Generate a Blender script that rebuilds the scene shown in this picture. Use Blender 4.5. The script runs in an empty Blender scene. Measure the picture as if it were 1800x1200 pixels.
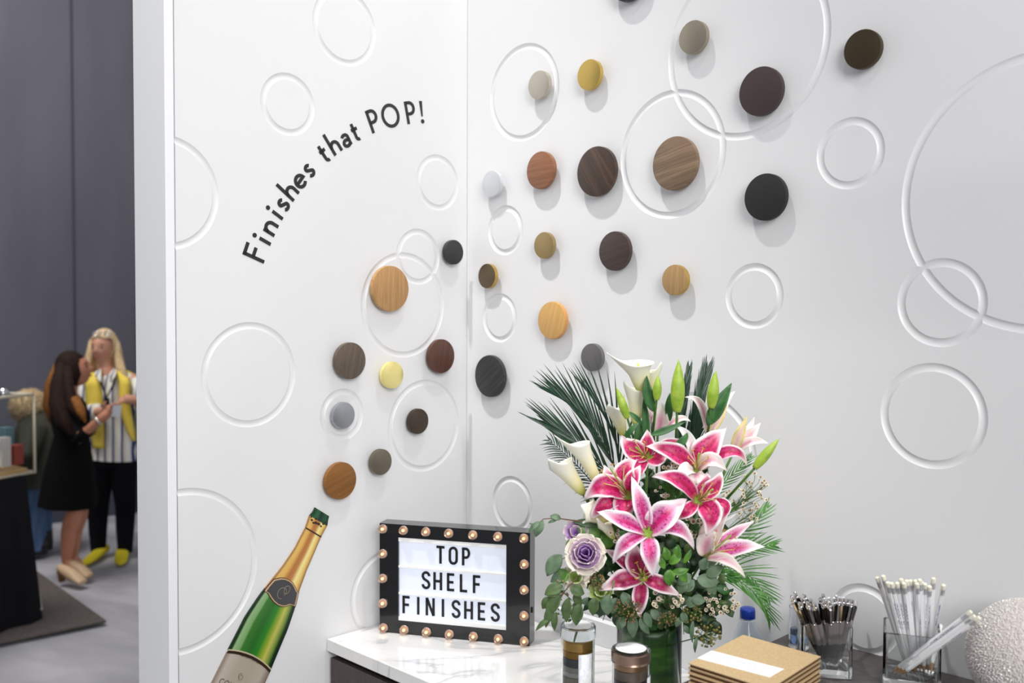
import bpy, bmesh, math, random
from mathutils import Vector, Matrix, Euler
from math import sin, cos, pi, radians, sqrt
random.seed(7)
SC = bpy.context.scene
COL = SC.collection

# ------------------------------------------------------------------ camera
F_PX, PITCH, ROLL, CAM_Z = 1702.6, radians(1.925), radians(0.207), 1.75
cp, sp, cr, sr = cos(PITCH), sin(PITCH), cos(ROLL), sin(ROLL)
right0, down0, fwd = Vector((1, 0, 0)), Vector((0, -sp, -cp)), Vector((0, cp, -sp))
c_right = right0 * cr - down0 * sr
c_down = right0 * sr + down0 * cr
cam_data = bpy.data.cameras.new('camera')
cam_data.sensor_width = 36.0
cam_data.lens = 36.0 * F_PX / 1800
cam_data.clip_start = 0.05
cam_data.dof.use_dof = True
cam_data.dof.focus_distance = 1.95
cam_data.dof.aperture_fstop = 3.6
cam = bpy.data.objects.new('camera', cam_data)
COL.objects.link(cam)
mw = Matrix.Identity(4)
for i in range(3):
    mw[i][0], mw[i][1], mw[i][2] = c_right[i], -c_down[i], -fwd[i]
mw[2][3] = CAM_Z
cam.matrix_world = mw
SC.camera = cam

# ------------------------------------------------------------------ world, lights, exposure
world = bpy.data.worlds.new('world')
SC.world = world
world.use_nodes = True
bg = world.node_tree.nodes['Background']
bg.inputs[0].default_value = (0.90, 0.93, 1.0, 1)
bg.inputs[1].default_value = 0.315
SC.view_settings.view_transform = 'Standard'
SC.view_settings.look = 'None'
SC.view_settings.gamma = 1.0
SC.view_settings.use_curve_mapping = False
SC.view_settings.exposure = 0.0

def lamp(name, kind, loc, target, energy, color=(1, 1, 1), size=0.1, **kw):
    d = bpy.data.lights.new(name, kind)
    d.energy = energy
    d.color = color
    if kind == 'AREA':
        d.shape = 'DISK'
        d.size = size
    else:
        d.shadow_soft_size = size
    for k, v in kw.items():
        setattr(d, k, v)
    o = bpy.data.objects.new(name, d)
    COL.objects.link(o)
    o.location = loc
    o.rotation_euler = (Vector(target) - Vector(loc)).to_track_quat('-Z', 'Y').to_euler()
    return o

lamp('truss_spot_light', 'SPOT', (-1.42, 1.12, 6.4), (0.0, 2.15, 1.0), 830, (1.0, 0.985, 0.96), 0.10, spot_size=radians(24), spot_blend=1.0)
lamp('truss_spot_light', 'SPOT', (0.94, 1.16, 6.2), (-0.45, 2.1, 0.5), 225, (1.0, 0.985, 0.96), 0.10, spot_size=radians(42), spot_blend=1.0)
ADDED_SPOT_R, ADDED_SPOT_L = Vector((-0.3, -0.9, 5.4)), Vector((0.3, 0.0, 5.6))  # extra spots, added so the flags can cut shadow edges on the walls
lamp('flagged_spot_light', 'SPOT', ADDED_SPOT_R, (0.3, 2.0, 1.5), 65, (1.0, 0.985, 0.96), 0.006, spot_size=radians(50), spot_blend=0.7)
lamp('flagged_spot_light', 'SPOT', ADDED_SPOT_L, (-0.5, 2.2, 1.6), 60, (1.0, 0.985, 0.96), 0.010, spot_size=radians(60), spot_blend=0.5)
lamp('hall_ceiling_light', 'AREA', (1.3, -2.9, 3.5), (-0.3, 2, 1.2), 175, (1, 0.99, 0.975), 2.5)
lamp('hall_ceiling_light', 'AREA', (-3.6, 4.8, 5.5), (-3.2, 6.6, 0), 170, (1, 0.96, 0.93), 2.0)

# ------------------------------------------------------------------ geometry helpers
def px(x, y, Y):
    """world point seen at photo pixel (x, y) at distance Y in front of the camera"""
    d = c_right * (x - 900) + c_down * (y - 600) + fwd * F_PX
    return Vector((0, 0, CAM_Z)) + d * (Y / d.y)

def px_z(x, y, z):
    d = c_right * (x - 900) + c_down * (y - 600) + fwd * F_PX
    return Vector((0, 0, CAM_Z)) + d * ((z - CAM_Z) / d.z)

Q = sqrt(0.5)
CORNER = Vector((-0.1168, 2.5, 0))
DR, DL = Vector((Q, -Q, 0)), Vector((-Q, -Q, 0))      # along right / left wall, away from the corner
NR, NL = Vector((-Q, -Q, 0)), Vector((Q, -Q, 0))      # wall normals into the booth
UP = Vector((0, 0, 1))

def wall_pt(w, s, z, d=0.0):
    return CORNER + (DR if w == 'R' else DL) * s + (NR if w == 'R' else NL) * d + UP * z

def px_wall(w, x, y, d=0.0):
    r = c_right * (x - 900) + c_down * (y - 600) + fwd * F_PX
    n = NR if w == 'R' else NL
    o = Vector((0, 0, CAM_Z))
    p0 = CORNER + n * d
    return o + r * ((p0 - o).dot(n) / r.dot(n))

ORG = {}
def obj(name, V, Fc, m=None, parent=None, smooth=True, origin=None, uv=None, sharp=None, mats=None, fm=None):
    """one mesh object from world-space vertices"""
    V = [Vector(v) for v in V]
    if origin is None:
        if parent is not None:
            origin = ORG[parent.name]
        else:
            origin = sum(V, Vector()) / max(1, len(V))
            origin.z = min(v.z for v in V)
    origin = Vector(origin)
    me = bpy.data.meshes.new(name)
    me.from_pydata([v - origin for v in V], [], Fc)
    for mm in (mats or ([m] if m else [])):
        me.materials.append(mm)
    if fm:
        for p, k in zip(me.polygons, fm):
            p.material_index = k
    if smooth:
        me.polygons.foreach_set('use_smooth', [True] * len(me.polygons))
        if sharp is not None:
            me.set_sharp_from_angle(angle=radians(sharp))
    if uv:
        l = me.uv_layers.new(name='uv')
        for lp in me.loops:
            l.data[lp.index].uv = uv[lp.vertex_index]
    me.update()
    o = bpy.data.objects.new(name, me)
    COL.objects.link(o)
    ORG[o.name] = origin
    if parent is not None:
        o.parent = parent
        o.location = origin - ORG[parent.name]
    else:
        o.location = origin
    return o

def tag(o, label=None, cat=None, group=None, kind=None):
    for k, v in (('label', label), ('category', cat), ('group', group), ('kind', kind)):
        if v:
            o[k] = v
    return o

def empty(name, loc, label=None, cat=None, group=None):
    o = bpy.data.objects.new(name, None)
    COL.objects.link(o)
    o.location = loc
    o.empty_display_size = 0.03
    ORG[o.name] = Vector(loc)
    return tag(o, label, cat, group)

class MB:
    """collects several shapes into one mesh"""
    def __init__(s):
        s.V, s.F, s.U = [], [], []
    def add(s, V, F, U=None):
        n = len(s.V)
        s.V += [Vector(v) for v in V]
        s.F += [tuple(i + n for i in f) for f in F]
        s.U += U if U else [(0, 0)] * len(V)
        return s
    def obj(s, name, m, parent=None, **k):
        if k.pop('use_uv', False):
            k['uv'] = s.U
        return obj(name, s.V, s.F, m, parent, **k)

def frame_of(axis, hint=UP):
    a = Vector(axis).normalized()
    h = Vector(hint)
    if abs(a.dot(h.normalized())) > 0.98:
        h = Vector((1, 0, 0))
    x = h.cross(a).normalized()
    return x, a.cross(x), a

def box_v(c, ex, ey, ez):
    c, ex, ey, ez = map(Vector, (c, ex, ey, ez))
    V = [c + ex * i + ey * j + ez * k for k in (-.5, .5) for j in (-.5, .5) for i in (-.5, .5)]
    F = [(0, 2, 3, 1), (4, 5, 7, 6), (0, 1, 5, 4), (2, 6, 7, 3), (0, 4, 6, 2), (1, 3, 7, 5)]
    if ex.cross(ey).dot(ez) < 0:
        F = [f[::-1] for f in F]
    return V, F

def box(name, c, ex, ey, ez, m, parent=None, bevel=0.0, **k):
    o = obj(name, *box_v(c, ex, ey, ez), m, parent, smooth=bevel > 0, **k)
    if bevel > 0:
        b = o.modifiers.new('bevel', 'BEVEL')
        b.width = bevel
        b.segments = 3
        b.harden_normals = True
    return o

def tube_v(P, R, n=8, caps=True):
    P = [Vector(p) for p in P]
    if not isinstance(R, (list, tuple)):
        R = [R] * len(P)
    V, F = [], []
    t0 = (P[1] - P[0]).normalized()
    x, y, _ = frame_of(t0)
    for i, p in enumerate(P):
        t = (P[min(i + 1, len(P) - 1)] - P[max(i - 1, 0)]).normalized()
        x = (x - t * x.dot(t)).normalized()
        y = t.cross(x)
        for k in range(n):
            a = 2 * pi * k / n
            V.append(p + (x * cos(a) + y * sin(a)) * R[i])
    for i in range(len(P) - 1):
        for k in range(n):
            a, b = i * n + k, i * n + (k + 1) % n
            F.append((a, b, b + n, a + n))
    if caps:
        F.append(tuple(range(n))[::-1])
        F.append(tuple(range((len(P) - 1) * n, len(P) * n)))
    return V, F

def lathe_v(o, axis, prof, n=32, hint=UP, close=True):
    """prof: list of (radius, height) along the axis"""
    o = Vector(o)
    x, y, a = frame_of(axis, hint)
    V, F = [], []
    for r, h in prof:
        for k in range(n):
            t = 2 * pi * k / n
            V.append(o + a * h + (x * cos(t) + y * sin(t)) * max(r, 1e-5))
    for i in range(len(prof) - 1):
        for k in range(n):
            p, q = i * n + k, i * n + (k + 1) % n
            F.append((p, q, q + n, p + n))
    if close:
        F.append(tuple(range(n))[::-1])
        F.append(tuple(range((len(prof) - 1) * n, len(prof) * n)))
    return V, F

def prism_v(poly, h, M):
    """2D polygon extruded from z=0 to h, placed with matrix M"""
    n = len(poly)
    V = [M @ Vector((p[0], p[1], z)) for z in (0, h) for p in poly]
    F = [tuple(range(n))[::-1], tuple(range(n, 2 * n))]
    F += [(i, (i + 1) % n, (i + 1) % n + n, i + n) for i in range(n)]
    return V, F

def bez(a, b, c, t):
    return a * (1 - t) ** 2 + b * (2 * t * (1 - t)) + c * t * t

def quad_ctrl(a, m, c):
    return m * 2 - (a + c) * 0.5

def blade_v(C, M, T, width, nrm, prof, cup=0.2, ruffle=0.0, nu=6, nv=12, fold=0.0, seed=0):
    """leaf or petal surface through C, M, T; uv.x across, uv.y along"""
    K = quad_ctrl(C, M, T)
    V, U, F = [], [], []
    ph = random.Random(seed).random() * 6
    for j in range(nv + 1):
        t = j / nv
        p = bez(C, K, T, t)
        tg = (bez(C, K, T, min(1, t + .01)) - bez(C, K, T, max(0, t - .01))).normalized()
        n = (nrm - tg * nrm.dot(tg))
        n = n.normalized() if n.length > 1e-4 else frame_of(tg)[0]
        s = tg.cross(n).normalized()
        w = width * prof(t) * 0.5
        for i in range(nu + 1):
            u = i / nu * 2 - 1
            q = p + s * (u * w) + n * (cup * w * u * u - fold * w * (1 - abs(u)))
            if ruffle:
                q += n * ruffle * width * abs(u) ** 3 * sin(t * 17 + ph + u * 1.4)
            V.append(q)
            U.append((i / nu, t))
    for j in range(nv):
        for i in range(nu):
            a = j * (nu + 1) + i
            F.append((a, a + 1, a + nu + 2, a + nu + 1))
    return V, F, U

PETAL = lambda t: max(0.02, (0.30 + 0.70 * sin(pi * min(1, t * 1.05) ** 1.0) ** 0.8) if t < 0.45 else (1.0 - ((t - .45) / .55) ** 1.5) ** 1.0 + 0.015)
LEAF = lambda t: max(0.03, sin(pi * t ** 0.85) ** 0.85)
SLIM = lambda t: max(0.05, (1 - t ** 3) * min(1, 0.35 + t * 4))
ROUND = lambda t: max(0.05, sqrt(max(0, 1 - (2 * t - 1) ** 2)))

def solidify(o, th):
    m = o.modifiers.new('thickness', 'SOLIDIFY')
    m.thickness = th
    m.offset = 0
    return o

def to_cam(p):
    return (Vector((0, 0, CAM_Z)) - p).normalized()

# ------------------------------------------------------------------ materials
def srgb(c):
    f = lambda v: v / 12.92 if v <= 0.04045 else ((v + 0.055) / 1.055) ** 2.4
    return tuple(f(v / 255) for v in c) + (1,)

MC = {}
def mat(name, col=(200, 200, 200), rough=0.5, metal=0.0, **k):
    if name in MC:
        return MC[name]
    m = bpy.data.materials.new(name)
    m.use_nodes = True
    b = m.node_tree.nodes['Principled BSDF']
    b.inputs['Base Color'].default_value = srgb(col)
    b.inputs['Roughness'].default_value = rough
    b.inputs['Metallic'].default_value = metal
    for kk, v in k.items():
        b.inputs[kk.replace('_', ' ')].default_value = v
    MC[name] = m
    return m

def N(m, t, **k):
    n = m.node_tree.nodes.new(t)
    for kk, v in k.items():
        if kk in n.inputs.keys():
            n.inputs[kk].default_value = v
        else:
            setattr(n, kk, v)
    return n

def L(m, a, ao, b, bi):
    m.node_tree.links.new(a.outputs[ao], b.inputs[bi])

def ramp(m, stops, interp='LINEAR'):
    r = N(m, 'ShaderNodeValToRGB')
    r.color_ramp.interpolation = interp
    while len(r.color_ramp.elements) < len(stops):
        r.color_ramp.elements.new(0.5)
    for e, (p, c) in zip(r.color_ramp.elements, stops):
        e.position = p
        e.color = srgb(c) if max(c) > 1.0 or len(c) == 3 else c
    return r

def noise_mat(name, stops, scale=(8, 8, 8), rough=0.5, metal=0.0, detail=4, bump=0.0, rot=(0, 0, 0), dist=0.0, coord='Object', **k):
    if name in MC:
        return MC[name]
    m = mat(name, stops[0][1], rough, metal, **k)
    b = m.node_tree.nodes['Principled BSDF']
    tc = N(m, 'ShaderNodeTexCoord')
    mp = N(m, 'ShaderNodeMapping')
    mp0 = N(m, 'ShaderNodeMapping')
    mp0.inputs['Rotation'].default_value = rot
    mp.inputs['Scale'].default_value = scale
    L(m, tc, coord, mp0, 'Vector')
    L(m, mp0, 'Vector', mp, 'Vector')
    n = N(m, 'ShaderNodeTexNoise')
    n.inputs['Scale'].default_value = 1.0
    n.inputs['Detail'].default_value = detail
    n.inputs['Distortion'].default_value = dist
    L(m, mp, 'Vector', n, 'Vector')
    r = ramp(m, stops)
    L(m, n, 'Fac', r, 'Fac')
    L(m, r, 'Color', b, 'Base Color')
    if bump:
        bp = N(m, 'ShaderNodeBump')
        bp.inputs['Strength'].default_value = bump
        bp.inputs['Distance'].default_value = 0.002
        L(m, n, 'Fac', bp, 'Height')
        L(m, bp, 'Normal', b, 'Normal')
    return m

def wood(name, dark, light, ang=0.0, rough=0.45, scale=1.0, bump=0.15):
    d, l = dark, light
    mid = tuple((a + b) / 2 for a, b in zip(d, l))
    return noise_mat(name, [(0.25, d), (0.5, mid), (0.72, l)], (330 * scale, 14 * scale, 20), rough, rot=(0, 0, ang), detail=5, dist=0.6, bump=bump)

def glass(name, col=(255, 255, 255), ior=1.45, rough=0.0):
    return mat(name, col, rough, 0.0, Transmission_Weight=1.0, IOR=ior)

def emit(name, col, s):
    m = mat(name, col, 0.5)
    b = m.node_tree.nodes['Principled BSDF']
    b.inputs['Emission Color'].default_value = srgb(col)
    b.inputs['Emission Strength'].default_value = s
    return m

WALL = mat('white_lacquer', (233, 233, 234), 0.34, 0.0, Specular_IOR_Level=0.45)
GLOSS_WHITE = mat('white_trim_paint', (242, 243, 245), 0.4)
BLACK_INK = mat('black_vinyl', (38, 36, 33), 0.45)

FLAG = mat('flag_black', (20, 20, 20), .6)
def added_shadow_flag(lp, pts, k):  # unseen plate, added only to block its spot and shade the wall
    P = [lp + (p - lp) * k for p in pts]
    n = (P[1] - P[0]).cross(P[2] - P[0]).normalized() * .006
    V = P + [p + n for p in P]
    F = [(3, 2, 1, 0), (4, 5, 6, 7), (0, 1, 5, 4), (1, 2, 6, 5), (2, 3, 7, 6), (3, 0, 4, 7)]
    tag(obj('added_shadow_flag', V, F, FLAG, smooth=False), kind='structure')
added_shadow_flag(ADDED_SPOT_R, [px_wall('R', 850, 446), px_wall('R', 2000, 310), px_wall('R', 2000, 577), px_wall('R', 850, 590)], .2)
added_shadow_flag(ADDED_SPOT_L, [px_wall('L', 770, -80), px_wall('L', 260, 1040), px_wall('R', 2600, 1700), px_wall('R', 2600, -900)], .2)

# ------------------------------------------------------------------ the hall: floor and back drape
def carpet_mat():
    m = noise_mat('grey_carpet', [(0.3, (146, 145, 150)), (0.52, (168, 167, 172)), (0.75, (192, 191, 196))], (1.2, 3.2, 1), 0.95, detail=6, rot=(0, 0, 0.5), dist=0.4)
    return m
V, F = box_v((-1, 6, -0.02), (14, 0, 0), (0, 16, 0), (0, 0, 0.04))
tag(obj('floor', V, F, carpet_mat(), smooth=False), kind='structure')

bw0, bw1 = px_z(60, 921, 0), px_z(250, 897, 0)
bdir = (bw1 - bw0).normalized()
bn = Vector((bdir.y, -bdir.x, 0))
bmid = (bw0 + bw1) / 2
drape = noise_mat('charcoal_drape', [(0.3, (88, 88, 98)), (0.7, (99, 99, 110))], (3, 3, 0.6), 0.9, detail=5)
wb = tag(box('wall_back', bmid - bn * 0.05 + UP * 2.6, bdir * 9, bn * 0.06, UP * 5.2, drape), kind='structure')
seam_m = mat('drape_seam', (66, 68, 82), 0.9)
for xs in (125, -60, 262):
    p = px_z(xs, 905, 0)
    t = (p - bmid).dot(bdir)
    q = bmid + bdir * t
    box('panel_seam', q - bn * 0.015 + UP * 2.6, bdir * 0.012, bn * 0.012, UP * 5.2, seam_m, wb)
tag(box('baseboard_back', bmid + bn * 0.03 + UP * 0.07, bdir * 9, bn * 0.06, UP * 0.14, mat('dark_plinth', (66, 70, 84), 0.6)), kind='structure')

# ------------------------------------------------------------------ booth walls with carved rings
RINGS = {
 'R': [(0.1212, 0.0223, 0.0612), (0.1404, -0.1942, 0.0614), (0.2013, -0.522, 0.1167), (0.6364, -0.326, 0.1349),
       (1.0319, -0.2846, 0.0652), (1.1877, 0.1812, 0.0912), (1.1992, -0.0133, 0.0757), (0.8097, -0.5181, 0.1825),
       (0.8379, -0.0271, 0.0647), (0.168, 0.4822, 0.0697), (1.354, -0.1884, 0.226), (0.713, 0.3075, 0.1376), (1.0722, 0.562, 0.0658)],
 'L': [(0.1621, -0.1273, 0.0688), (0.2065, -0.0084, 0.1279), (0.1409, 0.2907, 0.1144), (0.3874, 0.2453, 0.0604),
       (0.5276, -0.4436, 0.068), (0.3775, -0.6408, 0.0872), (0.6237, 0.1419, 0.1121), (0.0993, -0.3146, 0.0695),
       (0.8073, -0.2286, 0.1143), (0.7783, 0.5357, 0.1702), (0.2585, 0.6873, 0.1079)]}
TUBE_R, TUBE_OFF, HALF_W = 0.0095, 0.0058, 0.0075
def torus_obj(w, s, t, r):
    c = wall_pt(w, s, CAM_Z - t, TUBE_OFF)
    n = NR if w == 'R' else NL
    d = DR if w == 'R' else DL
    V, F = [], []
    NU, NV = 144, 20
    for i in range(NU):
        a = 2 * pi * i / NU
        rad = d * cos(a) + UP * sin(a)
        for j in range(NV):
            b = 2 * pi * j / NV
            V.append(c + rad * (r - HALF_W + TUBE_R * cos(b)) + n * TUBE_R * sin(b))
    for i in range(NU):
        for j in range(NV):
            F.append((i * NV + j, ((i + 1) % NU) * NV + j, ((i + 1) % NU) * NV + (j + 1) % NV, i * NV + (j + 1) % NV))
    bm = bmesh.new()
    me = bpy.data.meshes.new('cutter')
    me.from_pydata(V, [], F)
    bm.from_mesh(me)
    bmesh.ops.recalc_face_normals(bm, faces=bm.faces)
    bm.to_mesh(me)
    bm.free()
    o = bpy.data.objects.new('cutter', me)
    COL.objects.link(o)
    return o

def booth_wall(name, w, s0, s1, z0, z1, th):
    d = DR if w == 'R' else DL
    n = NR if w == 'R' else NL
    c = wall_pt(w, (s0 + s1) / 2, (z0 + z1) / 2, -th / 2)
    # front face as a fine grid (keeps every carved ring crossing real edges), sides and back as one shell
    nx, nz = int((s1 - s0) / .055), int((z1 - z0) / .055)
    V = [wall_pt(w, s0 + (s1 - s0) * i / nx, z0 + (z1 - z0) * j / nz, dd) for dd in (0, -th) for j in range(nz + 1) for i in range(nx + 1)]
    K = (nx + 1) * (nz + 1)
    F = []
    for j in range(nz):
        for i in range(nx):
            a = j * (nx + 1) + i
            F.append((a, a + 1, a + nx + 2, a + nx + 1))
            F.append((a + K, a + nx + 1 + K, a + nx + 2 + K, a + 1 + K))
    for i in range(nx):
        F.append((i, i + K, i + 1 + K, i + 1))
        b = nz * (nx + 1) + i
        F.append((b, b + 1, b + 1 + K, b + K))
    for j in range(nz):
        a = j * (nx + 1)
        F.append((a, a + nx + 1, a + nx + 1 + K, a + K))
        b = a + nx
        F.append((b, b + K, b + nx + 1 + K, b + nx + 1))
    bm = bmesh.new()
    me0 = bpy.data.meshes.new(name)
    me0.from_pydata(V, [], F)
    bm.from_mesh(me0)
    bmesh.ops.recalc_face_normals(bm, faces=bm.faces)
    bm.to_mesh(me0)
    bm.free()
    me0.materials.append(WALL)
    o = bpy.data.objects.new(name, me0)
    COL.objects.link(o)
    ORG[o.name] = Vector((0, 0, 0))
    cutters = [torus_obj(w, *r) for r in RINGS[w]]
    for cu in cutters:
        m = o.modifiers.new('cut', 'BOOLEAN')
        m.operation = 'DIFFERENCE'
        m.solver = 'EXACT'
        m.object = cu
    dg = bpy.context.evaluated_depsgraph_get()
    me = bpy.data.meshes.new_from_object(o.evaluated_get(dg))
    o.modifiers.clear()
    o.data = me
    if not me.materials:
        me.materials.append(WALL)
    me.polygons.foreach_set('use_smooth', [True] * len(me.polygons))
    me.set_sharp_from_angle(angle=radians(26))
    for cu in cutters:
        bpy.data.objects.remove(cu)
    return tag(o, kind='structure')

S_END = 0.787
booth_wall('wall_left', 'L', 0.0, S_END, 0.0, 3.0, 0.14)
booth_wall('wall_right', 'R', 0.0007, 2.4, 0.0, 3.0, 0.10)
c = wall_pt('L', S_END + 0.0025 + 0.0095, 1.5, -0.070)
tag(box('trim_1', c, DL * 0.019, NL * 0.1425, UP * 3.0, GLOSS_WHITE, bevel=0.0012), kind='structure')

# ------------------------------------------------------------------ round finish samples on the walls
def disc(w, x, y, hpx, m, label, rim=None, th=0.0115, gap=0.0105, cat='finish sample'):
    shift = -1.8 if w == 'R' else 1.8
    d = th + gap
    fc = px_wall(w, x + shift, y, d)
    R = hpx / 2 / F_PX * fc.y
    n = NR if w == 'R' else NL
    dr = DR if w == 'R' else -DL
    root = fc - n * d
    b = 0.0016
    me_prof = [(R - 0.004, gap), (R, gap + .001), (R, d - b), (R - b * .3, d - b * .3), (R - b, d)]
    o = bpy.data.objects.new('sample_disc', None)
    me = bpy.data.meshes.new('sample_disc')
    Vv, Ff = lathe_v((0, 0, 0), (0, 0, 1), me_prof, 64)
    me.from_pydata(Vv, [], Ff)
    me.materials.append(m)
    me.polygons.foreach_set('use_smooth', [True] * len(me.polygons))
    me.set_sharp_from_angle(angle=radians(40))
    if rim:
        me.materials.append(rim)
        for p in me.polygons:
            if p.normal.z < 0.9:
                p.material_index = 1
    o = bpy.data.objects.new('sample_disc', me)
    COL.objects.link(o)
    M = Matrix.Identity(4)
    for i in range(3):
        M[i][0], M[i][1], M[i][2], M[i][3] = dr[i], UP[i], n[i], root[i]
    if dr.cross(UP).dot(n) < 0:
        for i in range(3):
            M[i][0] = -dr[i]
    o.matrix_world = M
    tag(o, label, cat, 'round finish samples on the booth walls')
    me2 = bpy.data.meshes.new('mounting_post')
    Vv, Ff = lathe_v((0, 0, 0), (0, 0, 1), [(R * .45, 0.0), (R * .45, gap)], 24)
    me2.from_pydata(Vv, [], Ff)
    me2.materials.append(mat('mount_white', (225, 225, 225), 0.5))
    o2 = bpy.data.objects.new('mounting_post', me2)
    COL.objects.link(o2)
    o2.parent = o
    return o

def metal(name, col, rough=0.32):
    return noise_mat(name, [(0.35, tuple(v * .94 for v in col)), (0.65, col)], (900, 900, 900), rough, 0.75, detail=2)

DS = [
 ('L', 685.5, 507, 80, wood('oak_honey', (160, 118, 74), (194, 152, 100), 0.0), 'large honey oak disc with vertical grain, inside a carved ring left of the wall corner'),
 ('L', 797, 443, 43, metal('charcoal_metal', (72, 72, 74), .5), 'small charcoal metal disc just left of the wall corner'),
 ('L', 615, 634, 65, wood('taupe_stain', (80, 68, 58), (104, 90, 78), 0.2), 'medium taupe-stained wood disc above the satin silver disc'),
 ('L', 775, 626, 60, wood('mahogany', (68, 42, 32), (96, 60, 44), 0.15), 'medium red-brown mahogany disc left of the wall corner'),
 ('L', 689, 659, 47.5, mat('polished_gold', (240, 226, 150), .22, .45), 'small polished gold disc with shiny rim'),
 ('L', 603, 730, 47, metal('satin_silver', (168, 170, 176), .35), 'small satin silver disc inside the smallest carved ring of the left wall'),
 ('L', 734.5, 740.5, 45, metal('dark_bronze', (84, 74, 64), .42), 'small dark bronze disc inside a large carved ring, low left of the corner'),
 ('L', 598, 845, 66, wood('cognac_stain', (116, 74, 28), (142, 94, 40), 1.2), 'medium cognac brown wood disc just above the bottle mouth'),
 ('L', 669, 812, 46, metal('taupe_nickel', (128, 120, 106), .4), 'small taupe nickel disc at the lower right of the cognac disc'),
 ('R', 861.5, 661, 74, wood('black_oak', (32, 32, 34), (58, 58, 60), 0.9, bump=.6), 'black oak disc with open grain just right of the wall corner'),
 ('R', 857, 485, 43.5, metal('antique_bronze', (112, 98, 78), .45), 'small antique bronze disc with brass rim right of the wall corner'),
 ('R', 957, 431, 46.5, metal('satin_brass', (170, 148, 104), .4), 'small satin brass disc left of the dark espresso disc'),
 ('R', 971, 563, 66, wood('maple', (196, 150, 86), (216, 172, 106), 0.25), 'light orange maple disc, above the grey metal disc'),
 ('R', 1041, 628, 49, metal('grey_steel', (126, 124, 124), .45), 'small grey steel disc left of the tallest calla lily'),
 ('R', 1081, 441, 69, wood('espresso', (58, 44, 42), (74, 58, 54), 1.3), 'espresso brown wood disc in the middle row, right of the satin brass disc'),
 ('R', 1187, 492, 54, wood('teak', (158, 124, 80), (184, 150, 102), 0.05), 'small teak-faced disc with brass rim, below right of the espresso disc'),
 ('R', 951, 299, 65.5, wood('cherry', (124, 80, 54), (152, 104, 74), 1.5), 'reddish cherry wood disc left of the dark walnut disc'),
 ('R', 1049, 301, 87, wood('walnut', (50, 38, 32), (86, 66, 52), -0.6, scale=.35), 'large dark walnut disc with diagonal grain streaks'),
 ('R', 1187, 287, 94, wood('weathered_oak', (104, 84, 66), (146, 122, 98), 1.35, scale=.4, bump=.5), 'largest disc, weathered grey-brown oak inside a big carved ring'),
 ('R', 865, 323, 46, mat('pale_chrome', (214, 216, 220), .3, .6), 'small pale silver disc right of the wall corner'),
 ('R', 948, 149, 49.5, metal('satin_nickel', (196, 188, 174), .35), 'small satin nickel disc inside the upper tall carved ring'),
 ('R', 1036.5, 131, 53, metal('brass_gold', (204, 174, 96), .35), 'small brushed gold disc near the top, right of the satin nickel disc'),
 ('R', 1219, 65, 58, metal('champagne', (164, 154, 138), .42), 'champagne metal disc at the top, within the big upper ring'),
 ('R', 1338, 160, 85, noise_mat('dark_cocoa', [(.3, (56, 42, 42)), (.7, (70, 54, 54))], (500, 500, 500), .55), 'large dark cocoa disc at the rim of the big upper ring'),
 ('R', 1346, 346, 82, noise_mat('matte_black', [(.3, (26, 27, 28)), (.7, (37, 37, 38))], (500, 500, 500), .6), 'large matte black disc, rightmost of the middle rows'),
 ('R', 1517, 86, 68, metal('oil_bronze', (84, 72, 54), .45), 'oil-rubbed bronze disc at the top right'),
 ('R', 1106, -38, 78, mat('navy_black', (38, 34, 52), .4), 'dark disc cut by the top edge, only its lower rim showing'),
]
BRASS = mat('brass_rim', (190, 156, 88), .28, .8)
for d_ in DS:
    rim = BRASS if ('teak-faced' in d_[5] or 'antique bronze' in d_[5]) else None
    if 'maple disc' in d_[5]:
        rim = mat('maple_edge', (206, 150, 84), .4)
    disc(*d_, rim=rim)

# ------------------------------------------------------------------ stroke lettering
def arc(cx, cy, rx, ry, a0, a1, n=14):
    return [(cx + rx * cos(radians(a0 + (a1 - a0) * i / n)), cy + ry * sin(radians(a0 + (a1 - a0) * i / n))) for i in range(n + 1)]

def ribbon(pts, w, closed=False):
    """constant-width strip around a 2D polyline -> quads"""
    n = len(pts)
    L_, R_ = [], []
    for i in range(n):
        if closed:
            a, b = pts[i - 1], pts[(i + 1) % n]
        else:
            a, b = pts[max(0, i - 1)], pts[min(n - 1, i + 1)]
        p = pts[i]
        def nr(u, v):
            dx, dy = v[0] - u[0], v[1] - u[1]
            l = sqrt(dx * dx + dy * dy) or 1
            return (-dy / l, dx / l)
        if (i == 0 or i == n - 1) and not closed:
            m = nr(a, b)
            k = 1
        else:
            n1, n2 = nr(a, p), nr(p, b)
            m = (n1[0] + n2[0], n1[1] + n2[1])
            l = sqrt(m[0] ** 2 + m[1] ** 2) or 1
            m = (m[0] / l, m[1] / l)
            k = 1 / max(0.5, m[0] * n1[0] + m[1] * n1[1])
        L_.append((p[0] + m[0] * w / 2 * k, p[1] + m[1] * w / 2 * k))
        R_.append((p[0] - m[0] * w / 2 * k, p[1] - m[1] * w / 2 * k))
    return L_, R_

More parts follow.
